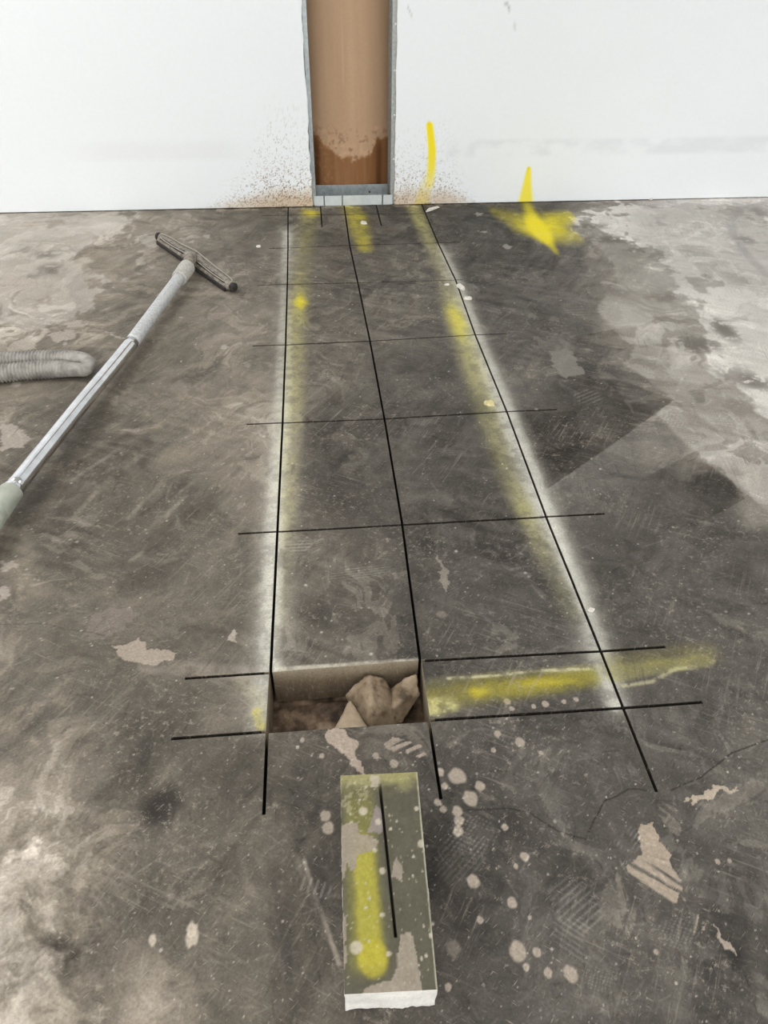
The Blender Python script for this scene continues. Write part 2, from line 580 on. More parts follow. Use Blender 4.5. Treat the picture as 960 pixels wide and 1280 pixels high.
def stroke(px, width, col, a=0.8, soft=0.6, strengths=None, noise=0.5, widths=None, ky=1.0):
    """spray or smear along a polyline; width in metres (half)"""
    P = W2(px)
    wmax = max(widths) if widths else width
    s = sl_pts(P, wmax*2.2*max(ky, 1)+0.02)
    X, Y = GX[s], GY[s]
    D, T = seg_dist(X, Y/ky, [(p[0], p[1]/ky) for p in P])
    if widths: width = np.interp(T, np.arange(len(P)), widths)
    m = sst(1.0+soft, 1.0-soft, D/width)
    if strengths: m = m*np.interp(T, np.arange(len(P)), strengths)
    m = m*(1-noise*sst(0.40, 0.62, fbm(X*45, Y*45, 4, 10, 0.65)))
    blend(s, col, m*a)


def line(px, width, col, a):
    P = W2(px)
    Q = []
    for i in range(len(P)-1):
        n = max(2, int(np.hypot(*(P[i+1]-P[i]))/0.02))
        for t in np.linspace(0, 1, n, endpoint=False):
            Q.append(P[i]*(1-t)+P[i+1]*t+rng.normal(0, 0.0022, 2))
    Q.append(P[-1])
    s = sl_pts(Q, 0.02)
    D, T = seg_dist(GX[s], GY[s], Q)
    blend(s, col, sst(width*1.6, width*0.4, D)*a)


# squeegee wipes with a hard edge on the right
def wipe(edge, poly, d, reach):
    P = W2(poly)
    s = sl_pts(P, 0.03)
    X, Y = GX[s], GY[s]
    jx = (fbm(X*40, Y*40, 3, 4)-0.5)*0.014
    m = in_poly(X+jx, Y+jx, P)
    D, T = seg_dist(X, Y, W2(edge))
    lighten(s, m*np.exp(-(D/reach)**1.2)*d)


def dust(px, col, a, rag):
    P = W2(px)
    s = sl_pts(P, 0.2)
    X, Y = GX[s], GY[s]
    k = 0.35+Y
    jx = (fbm(X*7, Y*5, 5, 4, 0.6)-0.5)*rag*k; jy = (fbm(X*7+9, Y*5, 5, 6, 0.6)-0.5)*rag*2.4*k
    D, T = seg_dist(X+jx, Y+jy, P+P[:1])
    m = in_poly(X+jx, Y+jy, P)*sst(0, 0.05*(0.3+rag*3), D)
    tex = (Cc[s].mean(-1)-np.clip(lev[s], 70, 200)*0.98)
    C0 = np.array(col, float)+(tex*0.75)[..., None]
    a = (m*a)[..., None]
    Cc[s] = Cc[s]*(1-a)+C0*a


dust([(705, 258), (745, 300), (765, 345), (750, 390), (770, 412), (794, 433), (765, 452), (842, 501), (815, 520), (846, 549), (934, 623), (975, 665), (1200, 690), (1200, 252)], (152, 147, 139), 0.75, 0.03)
dust([(715, 257), (790, 300), (850, 340), (870, 385), (850, 425), (900, 450), (930, 500), (990, 540), (1200, 560), (1200, 252)], (212, 208, 202), 0.85, 0.16)
dust([(-140, 262), (200, 262), (180, 290), (120, 320), (105, 360), (90, 410), (40, 440), (-140, 450)], (176, 169, 160), 0.65, 0.22)
wipe([(683, 612), (760, 560), (843, 500), (775, 475)], [(683, 612), (760, 560), (843, 500), (775, 475), (700, 470), (650, 520)], -26, 0.22)
wipe([(933, 623), (905, 590), (870, 563)], [(933, 623), (905, 590), (870, 563), (800, 600), (760, 660), (860, 660)], -24, 0.16)
wipe([(790, 432), (765, 412)], [(790, 432), (765, 412), (720, 420), (715, 460), (745, 455)], -26, 0.14)
wipe([(683, 612), (843, 500)], [(683, 612), (843, 500), (880, 560), (800, 600), (700, 640)], 14, 0.14)
wipe([(720, 515), (728, 560)], [(645, 520), (720, 513), (728, 560), (690, 600)], -12, 0.2)
mud_poly([(686, 440), (712, 436), (731, 468), (706, 472), (694, 462)], (132, 127, 120), 0.8)
mud_poly([(665, 420), (700, 432), (720, 452), (690, 450)], (124, 119, 112), 0.5)
# dark scuffs in the pale dust
for (x, yy, rx, ry, a) in [(735, 283, .10, .04, .5), (765, 300, .10, .05, .55), (790, 312, .07, .03, .4), (865, 432, .05, .06, .6), (905, 412, .04, .09, .6), (885, 430, .05, .05, .45),
                           (920, 470, .07, .06, .4), (945, 478, .05, .05, .5), (925, 510, .06, .05, .3), (830, 372, .08, .04, .35), (770, 365, .06, .04, .3), (60, 318, .05, .05, .4), (62, 336, .05, .06, .45), (40, 345, .03, .03, .3), (932, 300, .05, .06, .35), (950, 265, .05, .08, .35)]:
    c = at(x, yy)
    s = sl(c[0]-rx*2, c[0]+rx*2, c[1]-ry*2, c[1]+ry*2)
    r = np.hypot((GX[s]-c[0])/rx, (GY[s]-c[1])/ry)
    mk = sst(1.5, 0.2, r)*sst(0.40, 0.55, fbm(GX[s]*38, GY[s]*38, 4, 14, 0.6)+0.12*sst(1.2, 0, r))
    blend(s, (104, 98, 92), mk*a*1.4)
stroke([(780, 433), (820, 432), (862, 430)], 0.010, (118, 112, 106), 0.6)
# ring of a round footprint at far right
ring = [at(960, 345)[:2]]
arc = [(960, 345), (935, 320), (916, 292), (914, 275), (928, 260), (960, 252)]
stroke(arc, 0.018, (150, 149, 146), 0.45, noise=0.2)
# left: pale islands and dark gaps
for px in [[(0, 528), (24, 533), (37, 548), (30, 560), (0, 562)], [(0, 702), (16, 702), (20, 712), (0, 715)], [(0, 735), (10, 728), (14, 742), (0, 752)],
           [(10, 430), (40, 422), (46, 436), (12, 438)], [(58, 418), (92, 412), (94, 424), (70, 428)], [(80, 405), (100, 400), (108, 408), (84, 410)],
           [(0, 345), (40, 348), (52, 358), (10, 362)], [(132, 415), (150, 420), (170, 424), (150, 424)]]:
    mud_poly(px, (170, 160, 150), 0.8, 0.008)
for (x, yy, r) in [(145, 273, .022), (140, 300, .012), (60, 297, .016), (50, 280, .014), (15, 306, .018), (258, 295, .014), (240, 302, .01), (145, 265, .012), (155, 265, .010), (18, 280, .015), (40, 268, .012), (82, 430, .006), (280, 435, .012), (110, 455, .012), (598, 268, .014), (635, 309, .016), (605, 290, .010)]:
    blot(x, yy, r, r*1.3, (176, 170, 162), 0.7, rag=0.6)
mud_poly([(135, 809), (156, 827), (184, 830), (212, 827), (221, 814), (184, 809), (174, 798), (156, 805)], (178, 164, 150), 0.75, 0.006)
stroke([(184, 832), (240, 836), (305, 842)], 0.016, (168, 158, 146), 0.45)
mud_poly([(283, 802), (292, 788), (299, 802)], (178, 168, 156), 0.8)
mud_poly([(98, 795), (115, 770), (140, 756), (165, 760), (172, 780), (130, 800)], (128, 118, 112), 0.55, 0.01)
for a, b in [((232, 620), (208, 645)), ((205, 600), (160, 648)), ((120, 615), (92, 648)), ((150, 560), (90, 600)), ((320, 675), (290, 697)), ((85, 680), (56, 668)), ((75, 690), (55, 680)), ((165, 700), (178, 690)), ((260, 500), (300, 495))]:
    stroke([a, b], 0.006, (160, 150, 138), 0.42)
# bottom left: rough pale cement, round lump, dark spot
blot(200, 1008, 0.030, 0.026, (48, 44, 40), 0.85, soft=0.6, rag=0.15)
blot(190, 1016, 0.012, 0.012, (44, 40, 36), 0.5, soft=0.6, rag=0.15)
for (x, yy, rx, ry, a) in [(15, 1000, .05, .05, .2), (30, 1110, .06, .06, .15), (180, 1262, .03, .022, .45), (110, 960, .04, .03, .15)]:
    blot(x, yy, rx, ry, (178, 166, 153), a, soft=0.6, rag=0.5)
blot(38, 1225, 0.042, 0.040, (150, 141, 130), 0.6, soft=0.2, rag=0.2)
blot(68, 1178, 0.022, 0.009, (70, 64, 58), 0.7, soft=0.5, ang=-0.4)
blot(88, 1205, 0.010, 0.022, (74, 68, 61), 0.7, soft=0.5)
blot(140, 1180, 0.030, 0.034, (96, 89, 81), 0.6, soft=0.5, rag=0.4)
c = at(38, 1225)
s = sl(c[0]-.09, c[0]+.16, c[1]-.09, c[1]+.2)
X, Y = GX[s]-c[0], GY[s]-c[1]
rr = np.hypot(X, Y)
GZ[s] += sst(0.055, 0.02, rr)*0.006*(0.4+1.2*fbm(X*55, Y*55, 3, 3)) + sst(0.16, 0.03, rr)*(fbm(X*70, Y*70, 4, 6)-0.5)*0.007
PXs = (GX-at(60, 1130)[0])/0.14; PYs = (GY-at(60, 1130)[1])/0.17
reg = sst(1.35, 0.45, np.hypot(PXs, PYs))
rel = fbm(GX*48+wx*3, GY*48+wy*3, 4, 6, 0.6)-0.5
GZ += reg*rel*0.011
Cc += (reg*rel*60)[..., None]*np.array([1.0, 0.95, 0.88])  # relief shading put into the colour: peaks paler, hollows darker
c = at(38, 1225)
X, Y = GX-c[0], GY-c[1]
ro = np.hypot(X, Y*1.05)
swirl = 1-5*np.abs(fbm(GX*38+wx*9+np.sin(Y*60)*0.8, GY*38+wy*9+np.cos(X*60)*0.8, 3, 2)-0.5)
lump = sst(0.050, 0.030, ro)
GZ += lump*(0.004+0.0022*swirl)
Cc += (lump*swirl*26)[..., None]  # the lump's relief shading is painted into its colour too
for (x, yy, r) in [(240, 1163, .006), (241, 1172, .008), (190, 1175, .005)]:
    blot(x, yy, r, r*1.5, (196, 184, 168), 0.85)
for a, b in [((200, 1065), (265, 1055)), ((215, 1090), (262, 1078)), ((225, 1245), (268, 1232)), ((300, 1060), (310, 1115)), ((215, 1215), (275, 1165)), ((135, 1223), (212, 1221)), ((370, 1070), (425, 1205)), ((312, 1055), (330, 1085)), ((315, 1110), (340, 1200))]:
    stroke([a, b], 0.005, (146, 136, 124), 0.28)
stroke([(380, 1075), (398, 1130), (424, 1205)], 0.0028, (168, 158, 146), 0.6, noise=0.2)
for x, yy, rx, ry in [(352, 1150, .02, .05), (400, 1100, .012, .04)]:
    blot(x, yy, rx, ry, (60, 56, 52), 0.55, soft=0.6, rag=0.4)
mud_poly([(544, 688), (551, 698), (561, 716), (558, 740), (549, 728), (550, 708)], (150, 141, 130), 0.7, 0.006)
blot(552, 768, 0.010, 0.008, (140, 132, 122), 0.6)
# slurry drips around the hole and the block
mud_poly([(404, 915), (432, 911), (446, 930), (440, 944), (453, 968), (442, 966), (426, 942), (410, 926)], (178, 162, 148), 0.9)
mud_poly([(483, 926), (500, 922), (530, 934), (537, 946), (510, 945), (488, 936)], (168, 154, 141), 0.85, 0.006, 20)
for (x, yy, r) in [(622, 917, 4), (650, 928, 6), (617, 938, 3), (676, 941, 2.5), (550, 965, 5), (556, 983, 4), (572, 970, 10), (588, 998, 9), (600, 983, 6), (547, 1003, 4), (572, 1014, 6), (574, 1026, 6), (573, 1039, 6), (554, 1012, 4),
                   (667, 883, 3), (682, 880, 4), (705, 877, 3), (720, 874, 3), (634, 877, 4), (640, 886, 3), (656, 1071, 5), (645, 1083, 3), (631, 1034, 4), (640, 1129, 6), (662, 1147, 2.5), (648, 1190, 10), (671, 1190, 5), (658, 1209, 4), (685, 1216, 5), (713, 1217, 8), (592, 1102, 7),
                   (407, 1020, 6), (410, 1035, 7), (492, 954, 5), (402, 945, 3), (378, 925, 3), (372, 934, 2), (470, 945, 4), (897, 1077, 3), (912, 1076, 2.5), (820, 1190, 3), (600, 1150, 4), (560, 1234, 4)]:
    sc = at(x+1, yy)[0]-at(x, yy)[0]
    blot(x, yy, r*sc*1.05, r*sc*1.15, (170, 158, 144), 0.88, soft=0.2, rag=0.16)
blot(568, 1184, 0.009, 0.010, (126, 118, 110), 0.8)
mud_poly([(802, 1032), (820, 1028), (822, 1050), (838, 1063), (838, 1076), (832, 1082), (815, 1070), (802, 1063)], (172, 157, 140), 0.9, 0.005)
mud_poly([(785, 1091), (789, 1074), (802, 1063), (822, 1072), (838, 1078), (853, 1109), (848, 1131), (829, 1135), (802, 1109)], (168, 154, 138), 0.9, 0.005, -42)
mud_poly([(855, 1144), (872, 1146), (886, 1161), (864, 1163)], (168, 155, 141), 0.85, 0.005, 60)
mud_poly([(894, 1161), (914, 1178), (914, 1190), (897, 1172)], (176, 162, 148), 0.85)
mud_poly([(850, 998), (885, 985), (920, 983), (892, 996), (866, 1001)], (184, 170, 152), 0.9)
mud_poly([(770, 1075), (785, 1072), (778, 1165), (768, 1160)], (140, 131, 121), 0.55, 0.004, 85)
mud_poly([(820, 1000), (845, 1005), (850, 1045), (838, 1040), (825, 1020)], (138, 130, 120), 0.5, 0.005, -50)
for pts in [[(742, 1028), (756, 1000), (787, 985), (807, 988)], [(838, 984), (864, 978), (888, 964), (917, 942), (946, 927), (985, 922)], [(583, 1013), (640, 1010), (660, 1014), (700, 1040), (735, 1049), (742, 1028)]]:
    line(pts, 0.0011, (38, 35, 32), 0.8)
line([(0, 778), (60, 782), (130, 795)], 0.0012, (70, 63, 57), 0.5)


# boot-tread and trowel marks: pale dots in rows / parallel lines
def tread(px, py, rx, ry, ang, pitch, kind, d):
    c = at(px, py)
    R = max(rx, ry)
    s = sl(c[0]-R, c[0]+R, c[1]-R, c[1]+R)
    X, Y = rotc(GX[s]-c[0], GY[s]-c[1], math.radians(ang))
    X = X+(fbm(X*30+px, Y*30, 2, 5)-0.5)*0.008
    r = np.hypot(X/rx, Y/ry)
    if kind == 'dots':
        p = np.cos(X/pitch*2*math.pi)*np.cos(Y/pitch*1.3*2*math.pi)
        m = sst(0.15, 0.6, p)
    else:
        m = sst(0.0, 0.7, np.cos(Y/pitch*2*math.pi))
    m = m*sst(1.0, 0.7, r)*sst(0.30, 0.55, fbm(GX[s]*25, GY[s]*25, 3, 9))
    lighten(s, m*d*0.7)


for t in [(590, 1045, .045, .035, 10, .010, 'dots', 40), (575, 1070, .05, .04, 40, .007, 'lines', 22), (720, 1130, .04, .045, 30, .008, 'lines', 34), (725, 1175, .045, .03, -40, .007, 'lines', 32),
          (785, 1048, .025, .022, 40, .006, 'lines', 50), (840, 525, .045, .04, 20, .016, 'dots', 34), (868, 552, .045, .04, -30, .014, 'dots', 30), (735, 496, .05, .05, 30, .014, 'lines', 45),
          (760, 470, .03, .04, 30, .016, 'lines', 30), (462, 476, .05, .035, 0, .012, 'dots', 40), (430, 452, .06, .03, 0, .014, 'dots', 26), (530, 535, .08, .04, 20, .012, 'dots', 34), (500, 588, .04, .035, 0, .01, 'dots', 34),
          (555, 565, .07, .02, -10, .008, 'lines', 34), (548, 735, .03, .05, 70, .01, 'dots', 32), (375, 680, .03, .035, 0, .01, 'lines', 40), (455, 715, .09, .02, 5, .007, 'lines', 28), (900, 690, .05, .05, 60, .012, 'dots', 14),
          (395, 1110, .014, .04, 70, .010, 'lines', 50), (60, 930, .05, .03, 40, .01, 'lines', 20), (240, 665, .05, .025, 0, .009, 'dots', 30), (255, 640, .03, .02, 30, .009, 'dots', 28), (730, 390, .08, .05, 0, .02, 'lines', 22), (845, 465, .04, .04, 0, .014, 'dots', 22), (600, 940, .015, .05, 0, .006, 'dots', 26),
          (840, 290, .16, .10, 0, .03, 'lines', 10), (360, 600, .02, .05, 0, .008, 'dots', 40), (660, 1185, .05, .03, 70, .02, 'lines', 10), (845, 1165, .04, .02, 10, .008, 'dots', 40), (752, 1220, .03, .02, 20, .007, 'dots', 34)]:
    tread(*t)

# fine scratches and specks everywhere in view
for k in range(2400):
    x = rng.uniform(-20, 980); yy = 270+1010*rng.random()
    c = at(x, yy)
    pxs = at(x+1, yy)[0]-c[0]
    L = rng.uniform(2, 11)*pxs*(2.5 if k % 25 == 0 else 1)
    a = math.radians(rng.choice([57, -28, 100, 15])+rng.normal(0, 16))
    dx, dy = math.cos(a)*L, math.sin(a)*L
    P = [(c[0]-dx, c[1]-dy), (c[0]+dx, c[1]+dy)]
    s = sl_pts(P, 0.006)
    D, T = seg_dist(GX[s], GY[s], P)
    w = rng.uniform(0.5, 1.1)*pxs
    lighten(s, sst(w*1.5+0.0006, w*0.3, D)*rng.choice([6, 10, 16, -12]))
for k in range(1500):
    x = rng.uniform(-20, 980); yy = 262+1018*rng.random()
    c = at(x, yy)
    r = rng.uniform(0.5, 1.5)*(at(x+1, yy)[0]-c[0])*(1.8 if k % 30 == 0 else 1)
    s = sl(c[0]-r, c[0]+r, c[1]-r, c[1]+r, 0.004)
    D = np.hypot(GX[s]-c[0], GY[s]-c[1])
    blend(s, (190, 182, 172), sst(r*1.3, r*0.5, D)*rng.uniform(0.4, 0.9))

# pale over-spray along the two outer cuts, then yellow marking paint
PALE = (206, 205, 193)
stroke([(357, 285), (354, 350), (350, 430), (345, 530), (338, 640), (331, 760), (322, 850), (318, 905)], 0.02, PALE, 0.55, 0.85, [.55, .35, .4, .5, .7, .75, .5, .35], 0.35, [.030, .024, .024, .026, .028, .027, .030, .03])
stroke([(366, 285), (366, 350), (368, 440), (362, 530), (358, 640), (354, 740), (352, 832)], 0.02, PALE, 0.55, 0.85, [.45, .3, .5, .55, .6, .5, .5], 0.5, [.030, .024, .026, .026, .026, .024, .022])
stroke([(552, 310), (572, 350), (600, 420), (640, 515), (692, 646), (733, 745), (762, 812), (783, 880), (810, 945)], 0.02, PALE, 0.55, 0.85, [.45, .5, .55, .7, .75, .75, .5, .25, .05], 0.2, [.030, .030, .026, .026, .026, .022, .020, .02, .02])
stroke([(545, 310), (562, 355), (585, 425), (620, 515), (665, 640), (712, 745), (738, 812), (760, 870), (768, 885)], 0.02, PALE, 0.55, 0.85, [.2, .4, .5, .6, .6, .35, .6, .8, .8], 0.4, [.035, .035, .03, .028, .028, .022, .022, .02, .02])
stroke([(346, 837.5), (400, 833), (460, 829.5), (522, 824.5)], 0.005, (196, 190, 174), 0.85, 0.6, None, 0.4, [.008, .005, .006, .004])
WHT = (226, 225, 214)
stroke([(358, 290), (355, 350), (352, 431), (349, 528), (342, 640), (337, 740), (331, 835), (326, 905)], 0.012, WHT, 0.78, 0.85, [.6, .35, .5, .6, .85, .9, .7, .45], 0.3, [.016, .012, .013, .014, .016, .017, .018, .018])
stroke([(363, 290), (362, 350), (361, 440), (357, 530), (352, 640), (347, 740), (345, 832)], 0.010, WHT, 0.8, 0.85, [.4, .2, .5, .6, .5, .4, .5], 0.55, [.012, .010, .012, .012, .011, .009, .010])
stroke([(549, 305), (573, 353), (598, 419), (638, 515), (688, 646), (728, 748), (756, 814), (780, 880)], 0.012, WHT, 0.72, 0.85, [.4, .6, .6, .75, .9, .9, .6, .3], 0.15, [.014, .016, .015, .015, .015, .014, .012, .012])
stroke([(545, 310), (564, 353), (588, 419), (626, 515), (675, 640), (722, 748), (744, 814), (768, 880)], 0.012, WHT, 0.72, 0.85, [.2, .45, .55, .75, .75, .3, .55, .75], 0.4, [.016, .018, .017, .017, .017, .012, .014, .014])
YEL = (226, 208, 46)
DYEL = (196, 182, 52)
stroke([(386, 261), (384, 285), (378, 330), (374, 378), (370, 430), (368, 500), (362, 560), (360, 620), (357, 700), (352, 790)], 0.02, (192, 185, 96), 0.75, 0.9, [.75, .45, .3, .85, .45, .42, .28, .35, .12, .05], 0.45, [.035, .04, .032, .030, .028, .026, .022, .02, .016, .014])
blot(375, 378, 0.020, 0.05, (232, 212, 40), 0.7, soft=0.8)
blot(388, 266, 0.030, 0.035, YEL, 0.7, soft=0.8)
stroke([(438, 259), (446, 272), (450, 290), (457, 312)], 0.025, (206, 192, 58), 0.9, 0.7, [.6, .85, .7, .7], 0.35, [.042, .044, .038, .028])
stroke([(517, 259), (526, 278), (538, 305), (556, 345), (568, 392), (580, 425), (600, 490), (618, 545), (637, 600), (652, 632), (690, 715), (715, 765)], 0.02, (206, 200, 122), 0.8, 0.9,
       [.9, .85, .55, .2, .85, .75, .5, .45, .35, .65, .18, .15], 0.3, [.03, .028, .026, .03, .032, .032, .03, .026, .024, .022, .02, .02])
blot(571, 398, 0.024, 0.10, (226, 210, 60), 0.55, soft=0.8)
stroke([(545, 872), (600, 862), (660, 857), (735, 846)], 0.018, (152, 143, 52), 0.9, 0.7, [.6, .85, .95, .8], 0.25, [.026, .024, .022, .020])
stroke([(540, 850), (640, 842), (745, 834)], 0.008, (186, 180, 120), 0.7, 0.6, [.3, .6, .5], 0.6)
stroke([(535, 885), (560, 880)], 0.018, (206, 200, 140), 0.8, 0.5, None, 0.6)
blot(597, 865, 0.014, 0.010, (214, 196, 50), 0.55, soft=0.8)
blot(680, 853, 0.050, 0.009, (190, 174, 46), 0.6, soft=0.8)
stroke([(768, 842), (820, 834), (882, 825)], 0.014, (162, 157, 98), 0.85, 0.45, [.75, .7, .75], 0.3, [.018, .015, .014])
stroke([(765, 828), (820, 822), (885, 815)], 0.02, (150, 140, 70), 0.35, 0.9, None, 0.3)
stroke([(775, 858), (815, 852), (845, 836), (890, 832), (893, 820), (880, 813)], 0.004, (196, 190, 150), 0.65, 0.8, None, 0.85)
stroke([(560, 848), (610, 845), (680, 838), (735, 836)], 0.003, (206, 200, 170), 0.7, 0.5, None, 0.7)
stroke([(300, 850), (322, 872), (325, 900)], 0.014, (202, 196, 158), 0.5, 0.6, [.3, .6, .7], 0.4)
stroke([(321, 890), (326, 908)], 0.008, (206, 190, 70), 0.5, 0.6)
# the star by the wall
BY = (240, 222, 34)
ctr = (673, 286)
for tip, w0, w1, k in [((660, 257), .030, .020, .95), ((618, 266), .032, .018, .55), ((713, 269), .030, .014, .85), ((721, 295), .030, .016, .6), ((692, 311), .030, .013, .95), ((640, 286), .026, .012, .35)]:
    stroke([ctr, ((ctr[0]+tip[0])/2, (ctr[1]+tip[1])/2), tip], 0.03, BY, k, 0.8, [1, .95, .6], 0.12, [w0, w0*0.9, w1], ky=4.2)
blot(670, 287, 0.042, 0.12, (240, 222, 36), 0.75, soft=0.8)
# dust line along the foot of the wall
fm = sst(0.05, 0.0, WALLY-GY)*sst(0.45, 0.6, fbm(GX*25, GY*25, 3, 2))*((GX > -0.45) & (GX < 0.9))
Cc += fm[..., None]*np.array([60, 54, 46])

Cc = np.clip(Cc, 20, 250)
LIN = s2l(Cc)
GZ += (fbm(GX*18, GY*18, 3, 6)-0.5)*0.0012
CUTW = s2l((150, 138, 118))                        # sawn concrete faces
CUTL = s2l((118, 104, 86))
vidx = np.arange(nu*nv).reshape(nv, nu)


def grid_piece(own, depth, dz=0.0, bottom=False):
    """top surface + sawn sides of one piece of the slab"""
    m = owner == own
    jj, ii = np.nonzero(m)
    q = np.stack([vidx[jj, ii], vidx[jj, ii+1], vidx[jj+1, ii+1], vidx[jj+1, ii]], 1)
    used, inv = np.unique(q, return_inverse=True)
    Q = inv.reshape(-1, 4)
    V = np.stack([GX.ravel()[used], GY.ravel()[used], GZ.ravel()[used]+dz], 1)
    Ct = LIN.reshape(-1, 3)[used]
    # sides where the neighbour cell is a cut
    pad = np.pad(m, 1)
    kp = np.pad(kerf, 1)
    E = []
    for dj, di, (a0, a1), (b0, b1) in ((-1, 0, (0, 0), (0, 1)), (1, 0, (1, 1), (1, 0)), (0, -1, (1, 0), (0, 0)), (0, 1, (0, 1), (1, 1))):
        nb = kp[1+dj:1+dj+m.shape[0], 1+di:1+di+m.shape[1]]
        j, i = np.nonzero(m & nb)
        E.append(np.stack([vidx[j+a0, i+a1], vidx[j+b0, i+b1]], 1))
    E = np.concatenate(E)
    n0 = len(V)
    ue, einv = np.unique(E, return_inverse=True)
    einv = einv.reshape(-1, 2)
    ne = len(ue)
    ex, ey, ez = GX.ravel()[ue], GY.ravel()[ue], GZ.ravel()[ue]+dz
    chip = 0.0009*fbm(ex*120, ey*120, 2, 5)
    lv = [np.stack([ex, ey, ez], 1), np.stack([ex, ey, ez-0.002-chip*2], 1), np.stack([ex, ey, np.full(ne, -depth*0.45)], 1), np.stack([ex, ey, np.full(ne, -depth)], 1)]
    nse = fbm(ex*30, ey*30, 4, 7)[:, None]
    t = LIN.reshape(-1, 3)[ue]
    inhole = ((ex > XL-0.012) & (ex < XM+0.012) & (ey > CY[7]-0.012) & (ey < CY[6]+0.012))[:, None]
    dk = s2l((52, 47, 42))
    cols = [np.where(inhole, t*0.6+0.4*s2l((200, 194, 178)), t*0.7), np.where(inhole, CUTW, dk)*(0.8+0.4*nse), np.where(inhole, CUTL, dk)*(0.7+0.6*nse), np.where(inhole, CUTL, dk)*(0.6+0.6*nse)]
    V = np.concatenate([V]+lv)
    Ct = np.concatenate([Ct]+cols)
    side = []
    for k in range(3):
        a = n0+k*ne+einv; b = n0+(k+1)*ne+einv
        side.append(np.stack([a[:, 1], a[:, 0], b[:, 0], b[:, 1]], 1))
    Qall = np.concatenate([Q]+side)
    sm = np.zeros(len(Qall), bool); sm[:len(Q)] = True
    return V, Qall, Ct, sm


SLAB = 0.095
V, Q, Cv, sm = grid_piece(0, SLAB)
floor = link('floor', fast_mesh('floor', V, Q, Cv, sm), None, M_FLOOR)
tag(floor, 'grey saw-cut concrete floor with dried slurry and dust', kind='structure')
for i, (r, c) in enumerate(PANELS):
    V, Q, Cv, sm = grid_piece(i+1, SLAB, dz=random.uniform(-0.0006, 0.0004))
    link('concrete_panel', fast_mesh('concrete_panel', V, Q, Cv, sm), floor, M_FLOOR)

# earth under the slab, rough where the block was lifted out
gx, gy = np.meshgrid(np.linspace(-0.5, 0.8, 261), np.concatenate([np.linspace(0.35, 0.66, 12), np.linspace(0.67, 0.82, 61), np.linspace(0.85, 3.6, 40)]))
hz = -0.096-0.004*fbm(gx*40, gy*40, 3, 1)
hin = sst(0.0, 0.012, np.minimum(np.minimum(gx-XL, XM-gx), np.minimum(gy-CY[7], CY[6]-gy)))
hz = hz+hin*((fbm(gx*28, gy*28, 4, 3)-0.45)*0.030)
idx = np.arange(gx.size).reshape(gx.shape)
Q = np.stack([idx[:-1, :-1], idx[:-1, 1:], idx[1:, 1:], idx[1:, :-1]], -1).reshape(-1, 4)
link('soil_bed', fast_mesh('soil_bed', np.stack([gx, gy, hz], -1).reshape(-1, 3), Q, None, np.ones(len(Q), bool)), floor, M_SOIL)

# ---------------------------------------------------------------- back wall: drywall with a floor-to-top opening
OXL, OXR = -0.019, 0.3535
xs = lines_with([OXL, OXR], list(np.arange(-3.6, -1.5, 0.3))+list(np.arange(-1.5, -0.65, 0.02))+list(np.arange(-0.65, 1.1, 0.003))+list(np.arange(1.1, 2.3, 0.02))+list(np.arange(2.3, 4.61, 0.3)))
zs = lines_with([0.004, 2.4], list(np.arange(0.004, 0.24, 0.003))+list(np.arange(0.24, 0.36, 0.006))+list(np.arange(0.36, 1.0, 0.012))+list(np.arange(1.0, 3.01, 0.25)))
WX, WZ = np.meshgrid(xs, zs)
base = np.full(WX.shape, 241.0)+(fbm(WX*2, WZ*2, 3, 4)-0.5)*3
WC = np.stack([base*0.982, base*1.0, base*1.014], -1)


def wpt(px, py):
    p = on_wall(px, py, WALLY); return p[0], p[2]


def wblend(col, a):
    global WC
    a = np.clip(a, 0, 1)[..., None]
    WC = WC*(1-a)+np.array(col, float)*a


def wstroke(px, ws, col, a, strengths):
    P = [np.array(wpt(*p)) for p in px]
    D, T = seg_dist(WX, WZ, P)
    wd = np.interp(T, np.arange(len(P)), ws)
    wblend(col, sst(1.5, 0.55, D/wd)*np.interp(T, np.arange(len(P)), strengths)*a)


# grey rubbed band and pencil scuffs
bx = sst(wpt(553, 180)[0], wpt(570, 180)[0], WX)
bz = sst(wpt(700, 198)[1], wpt(700, 190)[1], WZ)*sst(wpt(700, 170)[1], wpt(700, 178)[1], WZ)
wblend((214, 216, 222), bx*bz*sst(0.35, 0.65, fbm(WX*9, WZ*14, 4, 8))*0.4)
bx2 = sst(wpt(60, 190)[0], wpt(140, 190)[0], WX)*sst(wpt(330, 190)[0], wpt(260, 190)[0], WX)
wblend((222, 222, 222), bx2*sst(wpt(200, 205)[1], wpt(200, 195)[1], WZ)*sst(wpt(200, 170)[1], wpt(200, 185)[1], WZ)*0.22)
wstroke([(630, 2), (636, 8), (637, 16)], [.004, .005, .003], (176, 178, 182), 0.8, [.6, 1, .3])
wstroke([(510, 10), (516, 22)], [.003, .003], (190, 192, 194), 0.7, [1, .6])
wstroke([(643, 30), (644, 38)], [.006, .005], (205, 207, 210), 0.6, [1, .6])
